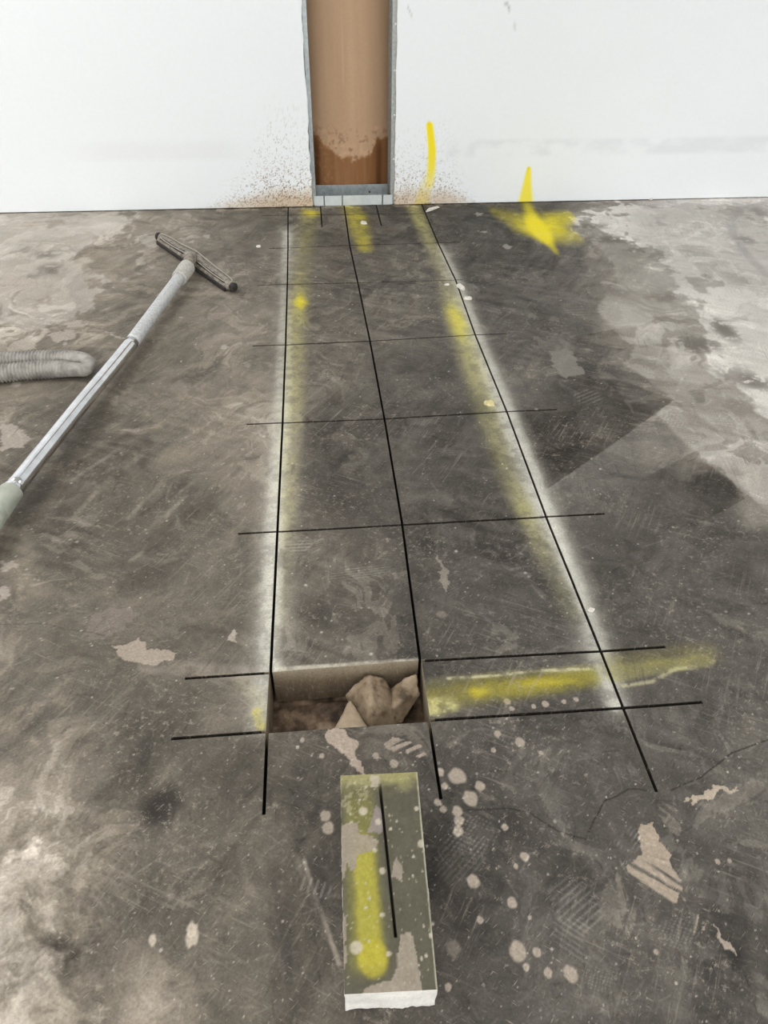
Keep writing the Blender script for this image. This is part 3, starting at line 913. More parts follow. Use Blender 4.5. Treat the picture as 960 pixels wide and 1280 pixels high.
# dirt thrown up at the foot of the wall by the saw
dn = fbm(WX*9, WZ*6, 4, 5)
sp = fbm(WX*230, WZ*230, 2, 9, 0.8)
for side, (xa, xb, hh) in ((-1, (-0.62, OXL, 0.115)), (1, (OXR, 0.80, 0.135))):
    if side < 0: prox = sst(xa, xb-0.05, WX)*(WX < 0.1)
    else: prox = sst(xb, OXR+0.12, WX)*(WX > 0.2)*(0.75+0.35*sst(0.16, 0.0, np.abs(WX-0.66)))
    h = hh*prox*(0.6+0.8*dn)
    soft = sst(1.0, 0.15, WZ/np.maximum(h, 1e-3))*prox
    col = (176, 148, 112) if side < 0 else (178, 152, 122)
    wblend(col, soft*(0.55+0.35*sst(0.4, 0.6, sp)))
    spk = sst(0.60, 0.68, sp)*sst(2.3, 0.3, WZ/np.maximum(h, 1e-3))*prox
    wblend((122, 92, 66), spk*0.75)
    spk2 = sst(0.705, 0.74, sp)*sst(4.0, 0.5, WZ/np.maximum(h, 1e-3))*prox
    wblend((120, 100, 84), spk2*0.7)
foot = sst(0.040, 0.028, WZ+(fbm(WX*30, WX*0+3, 3, 4)-0.5)*0.02)*((WX > -0.55) & (WX < 0.66))
wblend((214, 196, 176), foot*0.55*sst(-0.55, -0.15, WX)*sst(0.3, 0.6, fbm(WX*40, WZ*40, 3, 12)))
# yellow spray on the wall
wstroke([(537, 157), (540, 188), (539, 212), (537, 230)], [.014, .016, .017, .018], (246, 224, 40), 1.0, [1, .95, .75, .35])
wstroke([(534, 225), (527, 252)], [.022, .030], (226, 204, 90), 0.7, [.3, .7])
wstroke([(661, 211), (659, 230), (657, 252)], [.009, .018, .032], (244, 224, 40), 1.0, [.85, .8, .75])
cellx = (xs[1:]+xs[:-1])/2; cellz = (zs[1:]+zs[:-1])/2
solid = ~(cell(cellx, OXL, OXR)[None, :] & (cellz < 2.4)[:, None])
jl = np.where(np.abs(WX-OXL) < 1e-6, (fbm(WZ*25, WZ*0+1, 4, 3)-0.5)*0.014, 0)+np.where(np.abs(WX-OXR) < 1e-6, (fbm(WZ*25, WZ*0+7, 4, 6)-0.5)*0.006, 0)
WXj = WX+jl
wi = np.arange(WX.size).reshape(WX.shape)
j, i = np.nonzero(solid)
Qf = np.stack([wi[j, i], wi[j, i+1], wi[j+1, i+1], wi[j+1, i]], 1)
Vf = np.stack([WXj, np.full(WX.shape, WALLY), WZ], -1).reshape(-1, 3)
Cf = s2l(np.clip(WC, 0, 252)).reshape(-1, 3)
# returns: the edges of the drywall (13 mm) round the opening and along the floor
TH = 0.013
Vb = Vf+np.array([0, TH, 0])
Cb = np.tile(s2l((216, 214, 208)), (len(Vb), 1))
Qs = []
pads = np.pad(solid, 1)
for dj, di, (a0, a1), (b0, b1) in ((-1, 0, (0, 0), (0, 1)), (1, 0, (1, 1), (1, 0)), (0, -1, (1, 0), (0, 0)), (0, 1, (0, 1), (1, 1))):
    nb = pads[1+dj:1+dj+solid.shape[0], 1+di:1+di+solid.shape[1]]
    jj, ii = np.nonzero(solid & ~nb)
    a, b = wi[jj+a0, ii+a1], wi[jj+b0, ii+b1]
    Qs.append(np.stack([b, a, a+len(Vf), b+len(Vf)], 1))
Qs = np.concatenate(Qs)
VV, QQ, CC_ = np.concatenate([Vf, Vb]), np.concatenate([Qf, Qs]), np.concatenate([Cf, Cb])
u_, inv = np.unique(QQ, return_inverse=True)
wall = link('wall_back', fast_mesh('wall_back', VV[u_], inv.reshape(-1, 4), CC_[u_], None), None, M_WALL)
tag(wall, 'white drywall with yellow spray marks and dirt splashed along its foot', kind='structure')

# brown paper backing at the rear of the cavity
BY_ = 3.545
bxs, bzs = np.linspace(-0.075, 0.405, 136), np.concatenate([np.linspace(0.0, 0.80, 200), np.linspace(0.9, 2.5, 6)])
BX, BZ = np.meshgrid(bxs, bzs)
wv = fbm(BX*7, BX*0+2, 3, 3)
edge = 0.235-0.07*np.sin((BX-0.02)/0.33*math.pi)+0.06*(wv-0.5)+0.05*sst(0.03, 0, np.abs(BX-0.29))
edge = edge+(fbm(BX*40, BZ*40, 3, 8)-0.5)*0.05
strk = fbm(BX*40, BZ*2.5, 3, 5)
bc = np.ones(BX.shape+(3,))*np.array([196, 163, 132])
bc += ((strk-0.5)*10)[..., None]
wet = sst(0.012, -0.012, BZ-edge)
bc = bc*(1-wet[..., None])+wet[..., None]*(np.array([146, 102, 64])+((strk-0.5)*46)[..., None])
halo = np.exp(-((BZ-edge-0.03)/0.03)**2)*sst(0.42, 0.6, fbm(BX*70, BZ*70, 3, 9))
bc += halo[..., None]*np.array([14, 8, 6])
spk = sst(0.62, 0.68, fbm(BX*90, BZ*90, 3, 12))*sst(0.40, 0.1, BZ)*sst(0.18, 0.0, BX)
bc += spk[..., None]*np.array([24, 18, 14])
spk = sst(0.62, 0.66, fbm(BX*60, BZ*60, 3, 14))*sst(0.33, 0.2, BZ)*(BZ > edge)
bc -= spk[..., None]*np.array([36, 36, 34])
for (px, pw) in ((396, .012), (474, .010)):
    x = on_wall(px, 200, BY_)[0]
    bc -= (sst(pw*2, 0, np.abs(BX-x))*sst(0.26, 0.18, BZ))[..., None]*np.array([34, 28, 20])
x = on_wall(428, 60, BY_)[0]
bc += (sst(.004, 0, np.abs(BX-x))*sst(0.42, 0.5, BZ)*sst(0.74, 0.6, BZ))[..., None]*12
idx = np.arange(BX.size).reshape(BX.shape)
Q = np.stack([idx[:-1, :-1], idx[:-1, 1:], idx[1:, 1:], idx[1:, :-1]], -1).reshape(-1, 4)
V = np.stack([BX, BY_+0.33-np.sqrt(0.33**2-(BX-0.165)**2), BZ], -1).reshape(-1, 3)
bk = link('wall_cavity', fast_mesh('wall_cavity', V, Q, s2l(np.clip(bc, 0, 255)).reshape(-1, 3)), None, M_BACK)
bk.data.materials[0] = M_BACK
so = bk.modifiers.new('thickness', 'SOLIDIFY'); so.thickness = 0.006; so.offset = -1
tag(bk, 'brown paper backing inside the wall cavity, stained darker at the bottom', kind='structure')


# steel studs (C section) and bottom track, parts of the wall
def c_stud(xweb, sgn, x_lip, mat):
    y0, y1, t, z1 = WALLY+TH+0.0015, BY_-0.002, 0.0014, 2.38
    bm = bmesh.new()
    a, b = sorted((xweb, xweb+sgn*t)); box(bm, a, b, y0, y1, 0.004, z1)
    a, b = sorted((xweb+sgn*t, x_lip))
    box(bm, a, b, y0, y0+t, 0.004, z1); box(bm, a, b, y1-t, y1, 0.004, z1)
    a, b = sorted((x_lip, x_lip-sgn*t))
    box(bm, a, b, y0+t, y0+0.009, 0.004, z1); box(bm, a, b, y1-0.009, y1-t, 0.004, z1)
    return bm_obj('stud', bm, mat, wall)


sL = c_stud(-0.0015, -1, -0.042, M_ZINC)
sR = c_stud(0.377, -1, 0.336, M_ZINCD)
# bottom track: web, rear flange, front flange sawn into pieces by the three cuts
bm = bmesh.new()
fy, ry = WALLY+TH-0.002, BY_-0.004
box(bm, 0.0, 0.335, fy+0.0016, ry-0.0016, 0.0005, 0.002)
box(bm, 0.0, 0.335, ry-0.0015, ry, 0.0005, 0.050)
trk = bm_obj('bottom_track', bm, M_ZINC, wall)
cutsx = [at(x, 256)[0] for x in (405.5, 428, 478)]
prev = -0.012
for x in cutsx+[None]:
    e = 0.345 if x is None else x-KW*0.6
    bm = bmesh.new()
    box(bm, prev, e, fy, fy+0.0014, 0.002, 0.044)
    bm_obj('track_flange', bm, M_FLANGE, trk)
    prev = (x or 0)+KW*0.6


def screw(px, py, r=0.0045, Y=WALLY+TH+0.001):
    p = on_wall(px, py, Y)
    bm = bmesh.new()
    prof = [(0.0, r), (-0.0012, r*0.95), (-0.0022, r*0.6)]
    rings = [[bm.verts.new((p[0]+q*math.cos(k*math.pi/5), Y+h, p[2]+q*math.sin(k*math.pi/5))) for k in range(10)] for h, q in prof]
    for a, b in zip(rings[:-1], rings[1:]):
        for k in range(10): bm.faces.new((a[k], a[(k+1) % 10], b[(k+1) % 10], b[k]))
    bm.faces.new(rings[-1])
    bm_obj('screw', bm, M_SCREW, wall, True)


for p in ((493.5, 88), (493, 144), (492, 199), (494.5, 30)):
    screw(*p)
p = on_wall(462, 240, ry-0.0015)
bm = bmesh.new()
bmesh.ops.create_cone(bm, segments=10, radius1=0.004, radius2=0.003, depth=0.003, cap_ends=True, matrix=Matrix.Translation((p[0], ry-0.003, p[2])) @ Matrix.Rotation(math.pi/2, 4, 'X'))
bm_obj('screw', bm, M_RUBBER, trk)

# the rest of the room (beside and above the camera)
def plain_wall(name, x0, x1, y0, y1, z0, z1, mat):
    bm = bmesh.new(); box(bm, x0, x1, y0, y1, z0, z1)
    o = bm_obj(name, bm, mat); o['kind'] = 'structure'
    return o


M_PAINT = mottled('white_paint', [(0.3, (228, 229, 228)), (0.7, (236, 237, 236))], 3, 0.9, 0, 0.0)
plain_wall('wall_light_stop', -3.72, 4.72, 3.62, 3.72, -0.1, 3.1, M_PAINT)  # unseen wall added to keep world light from leaking into the cavity
plain_wall('wall_left', -3.72, -3.6, -4.4, 3.62, 0, 3.0, M_PAINT)
plain_wall('wall_right', 4.6, 4.72, -4.4, 3.62, 0, 3.0, M_PAINT)
plain_wall('ceiling', -3.72, 4.72, -4.4, 3.62, 3.0, 3.1, M_PAINT)

# ---------------------------------------------------------------- the lifted concrete block
BT = 0.062
cor = [at(430.5, 1243, BT), at(547, 1237, BT), at(521.5, 965, BT), at(425.5, 969.5, BT)]     # near-left, near-right, far-right, far-left
cor = [c[:2] for c in cor]
nbx, nby = 64, 150
slot0, slot1 = at(474.5, 979, BT), at(495, 1172, BT)


def block_st(p):
    """world xy -> (s,t) in the block top by a few Newton steps"""
    s, t = 0.5, 0.5
    for _ in range(12):
        q = (cor[0]*(1-s)+cor[1]*s)*(1-t)+(cor[3]*(1-s)+cor[2]*s)*t
        ds = (cor[1]-cor[0])*(1-t)+(cor[2]-cor[3])*t
        dt = (cor[3]-cor[0])*(1-s)+(cor[2]-cor[1])*s
        J = np.array([ds, dt]).T
        d = np.linalg.solve(J, np.asarray(p)[:2]-q)
        s += d[0]; t += d[1]
    return s, t


sa, ta = block_st(slot0); sb, tb = block_st(slot1)
SW = 0.019                                       # half slot in s units
smid = (sa+sb)/2
ss_ = sorted(set(list(np.linspace(0, smid-SW, 27))+list(np.linspace(smid+SW, 1, 35))))
tt_ = sorted(set(list(np.linspace(0, tb, 34))+list(np.linspace(tb, ta, 96))+list(np.linspace(ta, 1, 10))))
S_, T_ = np.meshgrid(ss_, tt_)
# slant the slot: shear s near the slot so that it runs from sa to sb
tilt = (sa-sb)*(np.clip(T_, tb, ta)-(ta+tb)/2)/(ta-tb)
S2 = S_+tilt*np.where(S_ < smid, S_/smid, (1-S_)/(1-smid))
BXY = (cor[0]*(1-S2[..., None])+cor[1]*S2[..., None])*(1-T_[..., None])+(cor[3]*(1-S2[..., None])+cor[2]*S2[..., None])*T_[..., None]
KX, KY = BXY[..., 0], BXY[..., 1]
# colours in block coordinates (s to the right, t away)
kn = fbm(KX*60, KY*60, 4, 3)
kf = fbm(KX*190, KY*190, 3, 6)
K = np.ones(KX.shape+(3,))*np.array([94, 90, 74])+((kn-0.5)*18+(kf-0.5)*12)[..., None]


def kb(col, a):
    global K
    a = np.clip(a, 0, 1)[..., None]
    K = K*(1-a)+np.array(col, float)*a


yel = sst(0.62, 0.30, np.abs(S_-0.24)/0.42)*sst(0.03, 0.12, T_)
kb((128, 124, 66), yel*sst(1.0, 0.8, T_)*0.85)
core = sst(0.17, 0.08, np.abs(S_-0.27+0.05*(kn-0.5))+0.10*sst(0.60, 0.70, T_))*sst(0.07, 0.12, T_)*sst(0.76, 0.60, T_)
kb((178, 170, 66), core*0.95)
kb((196, 184, 56), sst(1.25, 0.8, np.hypot((S_-0.30)/0.15, (T_-0.13)/0.075))*0.75)
kb((190, 184, 120), sst(0.86, 0.99, T_+0.10*(kn-0.5))*0.75*sst(0.25, 0.6, kf+0.25))
kb((190, 184, 150), sst(0.56, 0.62, kf)*sst(0.55, 0.8, T_)*sst(0.5, 0.3, S_)*0.6)
MB_ = (168, 156, 140)
jx = (fbm(KX*120, KY*120, 3, 8)-0.5)*0.10
for poly in ([(-.1, .72), (.22, .745), (.2, .69), (.33, .675), (.46, .64), (.40, .60), (.20, .585), (.16, .52), (.10, .50), (.06, .55), (.03, .48), (-.1, .44)],
             [(.40, .0), (.58, -.1), (.80, -.1), (.80, .02), (.79, .13), (.77, .215), (.70, .225), (.60, .22), (.56, .14), (.50, .06)],
             [(0.04, -.1), (.6, -.1), (.55, .05), (.40, .035), (.2, .02)],
             [(-.1, .35), (.03, .30), (.02, .1), (-.1, .05)]):
    kb(MB_, in_poly(S_+jx*0.5, T_+jx*0.25, poly)*0.92)
# purple-grey smear beside the slot
kb((160, 148, 146), in_poly(S_+jx*0.6, T_+jx*0.3, [(.34, .69), (.50, .68), (.56, .74), (.54, .80), (.46, .83), (.38, .74)])*0.85)
kb((196, 184, 166), in_poly(S_+jx*0.6, T_+jx*0.3, [(.42, .93), (.55, .93), (.56, .99), (.42, 1.0)])*0.9)
kb((176, 162, 148), in_poly(S_+jx*0.6, T_+jx*0.3, [(.56, .47), (.70, .45), (.72, .52), (.64, .56)])*0.8)
for (a, b, r) in [(.29, .80, .055), (.13, .175, .070), (.42, .305, .028), (.46, .145, .028), (.47, .74, .04), (.9, .13, .022), (.62, .70, .02), (.62, .77, .016), (.12, .79, .018), (.13, .745, .02), (.25, .86, .02), (.30, .38, .02), (.25, .34, .02), (.86, .56, .018), (.83, .47, .016), (.9, .25, .016), (.84, .12, .02), (.97, .62, .05), (.95, .80, .03), (.98, .21, .03), (.47, .50, .04), (.40, .60, .03), (.26, .20, .018), (.80, .095, .016), (.70, .74, .014), (.95, .49, .014), (.35, .93, .02), (.20, .955, .02)]:
    d = np.hypot(S_-a, (T_-b)*2.45)
    kb((206, 196, 176), sst(r*1.2, r*0.75, d*(0.85+0.3*kn))*0.9)
for k in range(150):
    a, b, r = rng.random(), rng.random(), rng.uniform(.004, .011)
    kb((196, 188, 164), sst(r*1.5, r*0.5, np.hypot(S_-a, (T_-b)*2.45))*0.7)
kb((204, 200, 180), sst(0.975, 0.992, S_+(kn-0.5)*0.02)*0.8)
K = K*0.89-((kf-0.5)*22)[..., None]
idx = np.arange(KX.size).reshape(KX.shape)
ci = np.array(ss_); cj = np.array(tt_)
cs, ct = (ci[1:]+ci[:-1])/2, (cj[1:]+cj[:-1])/2
gap = ((cs > smid-SW*1.001) & (cs < smid+SW*1.001))[None, :] & ((ct > tb) & (ct < ta))[:, None]
top = ~gap
j, i = np.nonzero(top)
Q = [np.stack([idx[j, i], idx[j, i+1], idx[j+1, i+1], idx[j+1, i]], 1)]
V = [np.stack([KX, KY, np.full(KX.shape, BT)+(kf-0.5)*0.0006], -1).reshape(-1, 3)]
Cb_ = [s2l(np.clip(K, 0, 255)).reshape(-1, 3)]
nV = KX.size
# outer sides (pale cement skin) in 6 levels, roughened
per = list(idx[0, :])+list(idx[1:, -1])+list(idx[-1, -2::-1])+list(idx[-2:0:-1, 0])
cen = np.array([KX.mean(), KY.mean()])
P0 = V[0][per]
zlev = [BT, BT-0.002, BT*0.75, BT*0.5, BT*0.25, 0.0012]
for k, z in enumerate(zlev):
    p = P0.copy()
    nz = fbm(p[:, 0]*70+z*90, p[:, 1]*70+z*50, 3, 5)-0.5
    if k:
        dirv = p[:, :2]-cen; dirv /= np.linalg.norm(dirv, axis=1)[:, None]
        p[:, :2] += dirv*(nz*0.003*min(k, 2))[:, None]
        p[:, 2] = z
    V.append(p)
    w = fbm(p[:, 0]*40+z*30, p[:, 1]*40+z*60, 4, 7)[:, None]
    Cb_.append(s2l((222, 220, 214))*(0.8+0.4*w))
npz = len(per)
for k in range(len(zlev)-1):
    a = nV+k*npz+np.arange(npz); b = np.roll(a, -1)
    Q.append(np.stack([a, a+npz, b+npz, b], 1))
nV2 = nV+npz*len(zlev)
# slot walls and floor
gj, gi = np.nonzero(gap)
E = []
pk = np.pad(gap, 1)
for dj, di, (a0, a1), (b0, b1) in ((-1, 0, (0, 0), (0, 1)), (1, 0, (1, 1), (1, 0)), (0, -1, (1, 0), (0, 0)), (0, 1, (0, 1), (1, 1))):
    nb = pk[1+dj:1+dj+gap.shape[0], 1+di:1+di+gap.shape[1]]
    jj, ii = np.nonzero(gap & ~nb)
    E.append(np.stack([idx[jj+a0, ii+a1], idx[jj+b0, ii+b1]], 1))
E = np.concatenate(E)
V.append(V[0]-np.array([0, 0, 0.042]))
Cb_.append(np.tile(s2l((96, 90, 80)), (nV, 1)))
Q.append(np.stack([E[:, 0], E[:, 1], E[:, 1]+nV2, E[:, 0]+nV2], 1))
Q.append(np.stack([idx[gj, gi], idx[gj, gi+1], idx[gj+1, gi+1], idx[gj+1, gi]], 1)+nV2)
V, Q, Cb_ = np.concatenate(V), np.concatenate(Q), np.concatenate(Cb_)
u_, inv = np.unique(Q, return_inverse=True)
blk = link('concrete_block', fast_mesh('concrete_block', V[u_], inv.reshape(-1, 4), Cb_[u_]), None, M_BLOCK)
tag(blk, 'oblong cut-out concrete block with yellow paint and a narrow saw slot, lying on the floor', 'concrete block')

# ---------------------------------------------------------------- muddy crumpled sheet stuffed in the hole
org = np.array([0.08, 0.745, -0.095])
sheet = empty('crumpled_sheet', tuple(org))
KEY = dict(a0=(431, 869, -.056), a1=(446, 856, -.040), a2=(462, 846, -.026), a3=(478, 849, -.036), a4=(487, 866, -.066), b1=(504, 851, -.036), b2=(520, 842, -.022), b3=(523, 867, -.052),
           b4=(501, 903, -.090), c0=(446, 884, -.078), c1=(452, 908, -.085), c2=(463, 876, -.022), c3=(464, 909, -.056), c4=(484, 908, -.078), c5=(489, 886, -.064), d1=(505, 874, -.046), d2=(474, 888, -.038))
FACES = ['a0 c0 c2 a1', 'a1 c2 a2', 'a2 c2 d2 a3', 'a3 d2 c5 a4', 'c0 c1 c3 c2', 'c2 c3 d2', 'd2 c3 c4 c5', 'a4 c5 d1 b1', 'b1 d1 b3 b2', 'd1 c5 b4 b3', 'c5 c4 b4']
bm = bmesh.new()
kv = {k: bm.verts.new(at(*p)-org) for k, p in KEY.items()}
for f in FACES:
    bm.faces.new([kv[k] for k in f.split()])
bmesh.ops.subdivide_edges(bm, edges=bm.edges[:], cuts=3, use_grid_fill=True, smooth=0.35)
bmesh.ops.triangulate(bm, faces=[f for f in bm.faces if len(f.verts) > 4])
bmesh.ops.subdivide_edges(bm, edges=bm.edges[:], cuts=2, use_grid_fill=True)
pc = np.array([v.co for v in bm.verts])
dz_ = (fbm(pc[:, 0]*60+3, pc[:, 1]*60+3, 3, 4)-0.5)*0.008+(fbm(pc[:, 0]*190, pc[:, 1]*190+pc[:, 2]*90, 3, 8)-0.5)*0.0045
for v, d_ in zip(bm.verts, dz_):
    v.co.z += float(d_)
    if v.is_boundary:
        v.co.x += random.uniform(-.0012, .0012); v.co.y += random.uniform(-.0012, .0012)
o = bm_obj('folded_sheet', bm, M_PAPER, sheet, True)
so = o.modifiers.new('thickness', 'SOLIDIFY'); so.thickness = 0.005; so.offset = -1
# rolled corner, a half cone
ap = at(437, 874, -.034); b0 = np.array([-0.027, 0.693, -0.062]); b1 = np.array([0.052, 0.695, -0.066])
bm = bmesh.new()
nr, na = 10, 16
midb = (b0+b1)/2
rad = np.linalg.norm(b1-b0)/2
sidev = (b1-b0)/(2*rad)
rows_ = []
for k in range(nr+1):
    t = 0.06+0.94*k/nr
    rowv = []
    for a in range(na+1):
        th = math.pi*(a/na)*1.25-0.12*math.pi
        p = ap*(1-t)+(midb-sidev*math.cos(th)*rad+np.array([0, 0.004*math.sin(3*th), math.sin(th)*rad*0.85]))*t
        rowv.append(bm.verts.new(p-org+rng.normal(0, 0.0004, 3)))
    rows_.append(rowv)
for k in range(nr):
    for a in range(na):
        bm.faces.new((rows_[k][a], rows_[k+1][a], rows_[k+1][a+1], rows_[k][a+1]))
o = bm_obj('rolled_corner', bm, M_CONE, sheet, True)
so = o.modifiers.new('thickness', 'SOLIDIFY'); so.thickness = 0.002
tag(sheet, 'crumpled mud-caked brown sheet stuffed in the rectangular hole in the floor', 'sheet')

# ---------------------------------------------------------------- vacuum wand lying on the floor
wand = empty('vacuum_wand', tuple(at(110, 500)))
wo = np.array(wand.location)
rp = lambda pts: [np.array(p)-wo for p in pts]
p_head = at(236, 331, 0.050)
p_neck = at(226, 345, 0.046)
p_mid = at(165, 428, 0.040)
p_bend = at(105, 501, 0.048)
p_low = at(15, 613, 0.050)
p_cuff = at(-4, 640, 0.048)
p_end = at(-40, 700, 0.045)
bm = bmesh.new(); sweep(bm, rp(smooth_path([p_neck, (p_neck+p_mid)/2, p_mid], 14)), 0.0205, 24)
bm_obj('upper_tube', bm, M_WANDDUST, wand, True)
bm = bmesh.new(); sweep(bm, rp(smooth_path([p_mid, (p_mid+p_bend)/2+np.array([0, 0, -.001]), p_bend, (p_bend+p_low)/2, p_low], 28)), 0.0205, 28)
bm_obj('chrome_tube', bm, M_CHROME, wand, True)
d = (p_low-p_cuff); d /= np.linalg.norm(d)
bm = bmesh.new(); sweep(bm, rp([p_low+d*.012, p_low+d*.010, p_low-d*.004, p_low-d*.006]), [.0208, .0222, .0222, .0208], 28)
bm_obj('tube_ring', bm, M_CHROME, wand, True)
bm = bmesh.new(); sweep(bm, rp([p_low-d*.002, p_low-d*.003, p_cuff, p_cuff-d*.001, p_cuff-d*.012, p_cuff-d*.013, p_end]), [.022, .0252, .0262, .0235, .0235, .0255, .0250], 28)
bm_obj('cuff', bm, M_CUFF, wand)
d2 = (p_neck-p_mid); d2 /= np.linalg.norm(d2)
bm = bmesh.new(); sweep(bm, rp([p_neck-d2*.020, p_neck-d2*.019, p_neck+d2*.050, p_neck+d2*.052, p_neck+d2*.078, p_neck+d2*.080]), [.0206, .0262, .0275, .0285, .0275, .022], 28)
bm_obj('collar', bm, M_COLLAR, wand)
# floor head: long bar with rounded ends, rim, dark squeegee lips and black end brushes
h0, h1 = at(198.5, 292.5, 0.030), at(292, 355.5, 0.030)
ax = h1-h0; HL = np.linalg.norm(ax); ax /= HL
hc = (h0+h1)/2
pr = np.array([-ax[1], ax[0], 0.0])               # across, pointing away from the camera side
if pr[1] > 0: pr = -pr                            # now towards the camera


def H(l, a, z):
    return hc+ax*l+pr*a+np.array([0, 0, z-0.030])-wo


bm = bmesh.new()
stn = []
nL = 40
for k in range(nL+1):
    l = -HL/2+HL*k/nL
    e = max(0.0, 1-abs(l)/(HL/2))
    w = 0.021*min(1.0, (e*14+0.02))**0.5
    hgt = 0.032+0.010*math.exp(-(l/0.055)**2)+0.006*e
    prof = [(-w, 0.008), (-w, hgt*0.75), (-w*0.7, hgt), (w*0.25, hgt*1.0), (w*0.8, hgt*0.72), (w, hgt*0.5), (w, 0.008)]
    stn.append([bm.verts.new(H(l, a, z)) for a, z in prof])
for k in range(nL):
    for m in range(7):
        bm.faces.new((stn[k][m], stn[k][(m+1) % 7], stn[k+1][(m+1) % 7], stn[k+1][m]))
bm.faces.new(stn[0]); bm.faces.new(stn[-1][::-1])
head = bm_obj('floor_head', bm, M_HEAD, wand, True)
bm = bmesh.new()
loop = []
for k in range(60):
    th = 2*math.pi*k/60
    l = math.copysign(abs(math.cos(th))**0.25, math.cos(th))*HL*0.475
    a = math.sin(th)*0.015
    e = max(0.0, 1-abs(l)/(HL/2))
    hgt = 0.032+0.010*math.exp(-(l/0.055)**2)+0.006*e
    loop.append(H(l, a-0.001, hgt*(1.0 if a < 0.004 else 0.80)+0.002))
sweep(bm, loop+[loop[0]], 0.0024, 6, False)
bm_obj('rim', bm, M_RIM, head, True)
for s_, e_ in ((-HL*0.46, -0.03), (0.03, HL*0.46)):
    bm = bmesh.new()
    vs_ = [[bm.verts.new(H(l, a, z)) for a, z in ((0.0212, 0.002), (0.027, 0.002), (0.027, 0.014), (0.0212, 0.016))] for l in np.linspace(s_, e_, 8)]
    for k in range(7):
        for m in range(4):
            bm.faces.new((vs_[k][m], vs_[k][(m+1) % 4], vs_[k+1][(m+1) % 4], vs_[k+1][m]))
    bm.faces.new(vs_[0]); bm.faces.new(vs_[-1][::-1])
    bm_obj('squeegee_lip', bm, M_RUBBER, head)
    # dark slot along the top of each arm
    bm = bmesh.new()
    ls = np.linspace(s_*0.94 if s_ < 0 else 0.055, e_*0.94 if e_ > 0 else -0.055, 8)
    vs_ = []
    for l in ls:
        e = max(0.0, 1-abs(l)/(HL/2))
        hgt = 0.032+0.010*math.exp(-(l/0.055)**2)+0.006*e
        vs_.append([bm.verts.new(H(l, a, z)) for a, z in ((0.004, hgt*0.94), (0.0165, hgt*0.72), (0.0168, hgt*0.76), (0.004, hgt*1.012))])
    for k in range(7):
        for m in range(4):
            bm.faces.new((vs_[k][m], vs_[k][(m+1) % 4], vs_[k+1][(m+1) % 4], vs_[k+1][m]))
    bm.faces.new(vs_[0]); bm.faces.new(vs_[-1][::-1])
    bm_obj('slot', bm, M_RUBBER, head)
for sg in (-1, 1):
    bm = bmesh.new()
    sweep(bm, [H(sg*HL*0.488, 0.002, 0.020), H(sg*HL*0.5, 0.002, 0.020), H(sg*HL*0.516, 0.002, 0.018)], [.015, .017, .010], 10)
    bm_obj('end_brush', bm, M_RUBBER, head)
# neck between bar and collar
bm = bmesh.new()
sweep(bm, rp([p_neck+d2*.060, (p_neck+d2*.085)*0.5+hc*0.5+np.array([0, 0, .010]), hc+np.array([0, 0, .004])]), [.021, .022, .018], 16)
bm_obj('neck', bm, M_HEAD, wand, True)
tag(wand, 'chrome vacuum wand with a long grey floor head lying slantwise on the floor', 'vacuum wand')

# ---------------------------------------------------------------- ribbed hose doubled back at the left edge
hose = empty('vacuum_hose', tuple(at(40, 460)))
ho = np.array(hose.location)
f0, f1, f2 = at(-190, 500, .026), at(0, 467, .027), at(60, 461.5, .027)
tip = at(109, 459.5, .034)
path = smooth_path([f0, at(-90, 480, .027), f1, f2, at(92, 461.5, .029), tip+np.array([-.004, -.012, 0]), tip+np.array([.002, .018, .004]), tip+np.array([-.03, .044, .004]), at(60, 449.5, .034), at(0, 452, .034), at(-90, 462, .03), at(-200, 476, .028)], 900)
path = np.array(path)
seglen = np.r_[0, np.cumsum(np.linalg.norm(np.diff(path, axis=0), axis=1))]
PITCH_R = 0.0098
ns = int(seglen[-1]/PITCH_R*4)
ts = np.linspace(0, seglen[-1], ns)
pp = np.stack([np.interp(ts, seglen, path[:, k]) for k in range(3)], 1)
dt_ = np.linalg.norm(pp-tip, axis=1)
amp = 0.0036*sst(0.03, 0.13, dt_)
rr_ = 0.0245+amp*np.cos(ts/PITCH_R*2*math.pi)-0.006*sst(0.09, 0.0, dt_)
bm = bmesh.new(); sweep(bm, pp-ho, list(rr_), 18)
bm_obj('ribbed_hose', bm, M_HOSE, hose, True)
tag(hose, 'dusty grey ribbed vacuum hose folded back on itself behind the wand', 'hose')


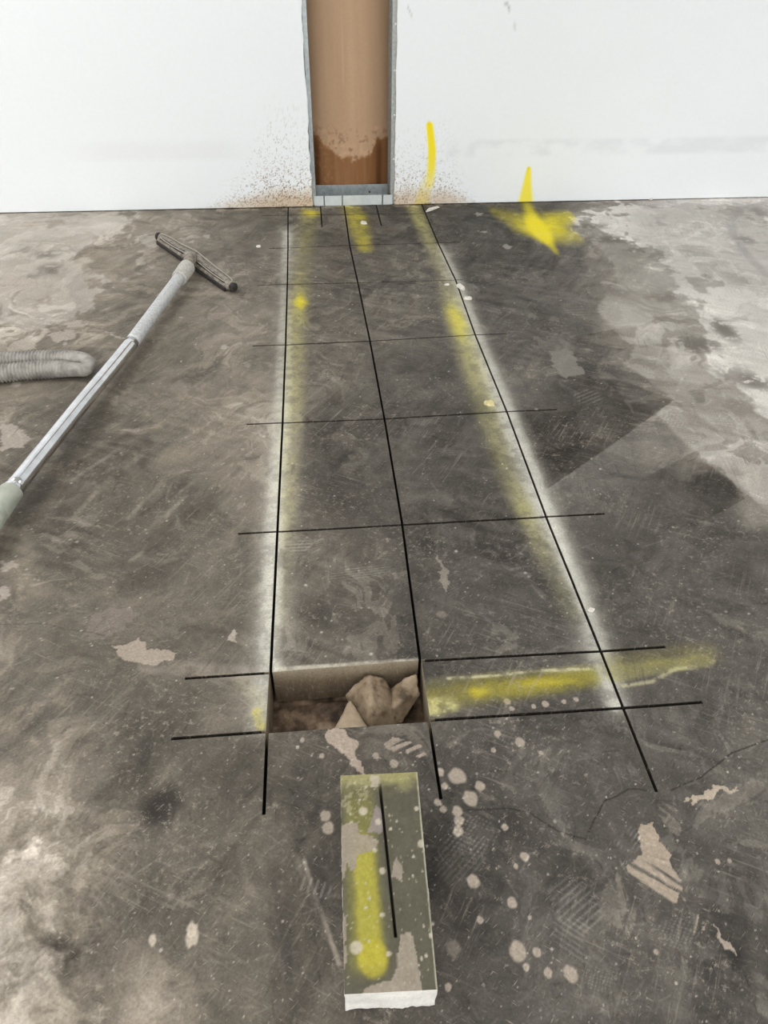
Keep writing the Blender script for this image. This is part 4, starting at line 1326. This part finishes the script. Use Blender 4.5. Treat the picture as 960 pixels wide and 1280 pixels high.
# ---------------------------------------------------------------- loose chips of plaster
def chip(name, px, py, lx, ly, h, ang, mat, label, cat='debris'):
    c = at(px, py)
    bm = bmesh.new()
    n = 7
    ring = []
    for k in range(n):
        th = 2*math.pi*k/n+random.uniform(-.2, .2)
        r = random.uniform(.75, 1.15)
        ring.append((math.cos(th)*lx*r, math.sin(th)*ly*r))
    ca, sa_ = math.cos(ang), math.sin(ang)
    lo = [bm.verts.new((x*ca-y*sa_, x*sa_+y*ca, 0)) for x, y in ring]
    hi = [bm.verts.new((0.8*(x*ca-y*sa_), 0.8*(x*sa_+y*ca), h*random.uniform(.6, 1.1))) for x, y in ring]
    for k in range(n):
        bm.faces.new((lo[k], lo[(k+1) % n], hi[(k+1) % n], hi[k]))
    bm.faces.new(hi); bm.faces.new(lo[::-1])
    o = bm_obj(name, bm, mat)
    o.location = (c[0], c[1], 0.0012)
    tag(o, label, cat, 'loose plaster chips on the floor')


chip('plaster_splinter', 540, 262.5, .062, .008, .010, 0.75, M_PLASTER, 'long thin white splinter at the wall foot beside the right-hand cut')
chip('plaster_chip', 455, 279.5, .014, .018, .008, 0.3, M_PLASTER, 'white chip on the short yellow spray stripe near the wall opening')
chip('plaster_chip', 576, 360, .012, .030, .008, 0.4, M_PLASTER, 'pale chip on the right-hand cut, farther of two')
chip('plaster_chip', 585, 374, .016, .012, .008, 0.1, M_PLASTER, 'pale chip just right of the right-hand cut, nearer of two')
chip('plaster_chip', 559, 356.5, .010, .008, .005, 0.1, M_PLASTER, 'tiny white chip on the pale stripe left of the right-hand cut')
chip('plaster_chip', 611, 505, .014, .018, .007, 0.9, M_PLASTERY, 'yellowish chip on the faded yellow stripe beside the right-hand cut')
chip('plaster_chip', 739, 763, .008, .006, .004, 0.2, M_PLASTER, 'small white chip beside the right-hand cut above the yellow bar')
chip('plaster_chip', 576, 251, .030, .010, .016, 0.1, M_PLASTER, 'white plaster lump at the foot of the wall right of the opening')
chip('plaster_chip', 323, 309, .010, .010, .006, 0.1, M_PLASTER, 'small white chip at the left end of a far cross cut')
chip('plaster_chip', 813, 249.5, .012, .012, .010, 0.1, M_PLASTER, 'white chip at the foot of the wall at far right')
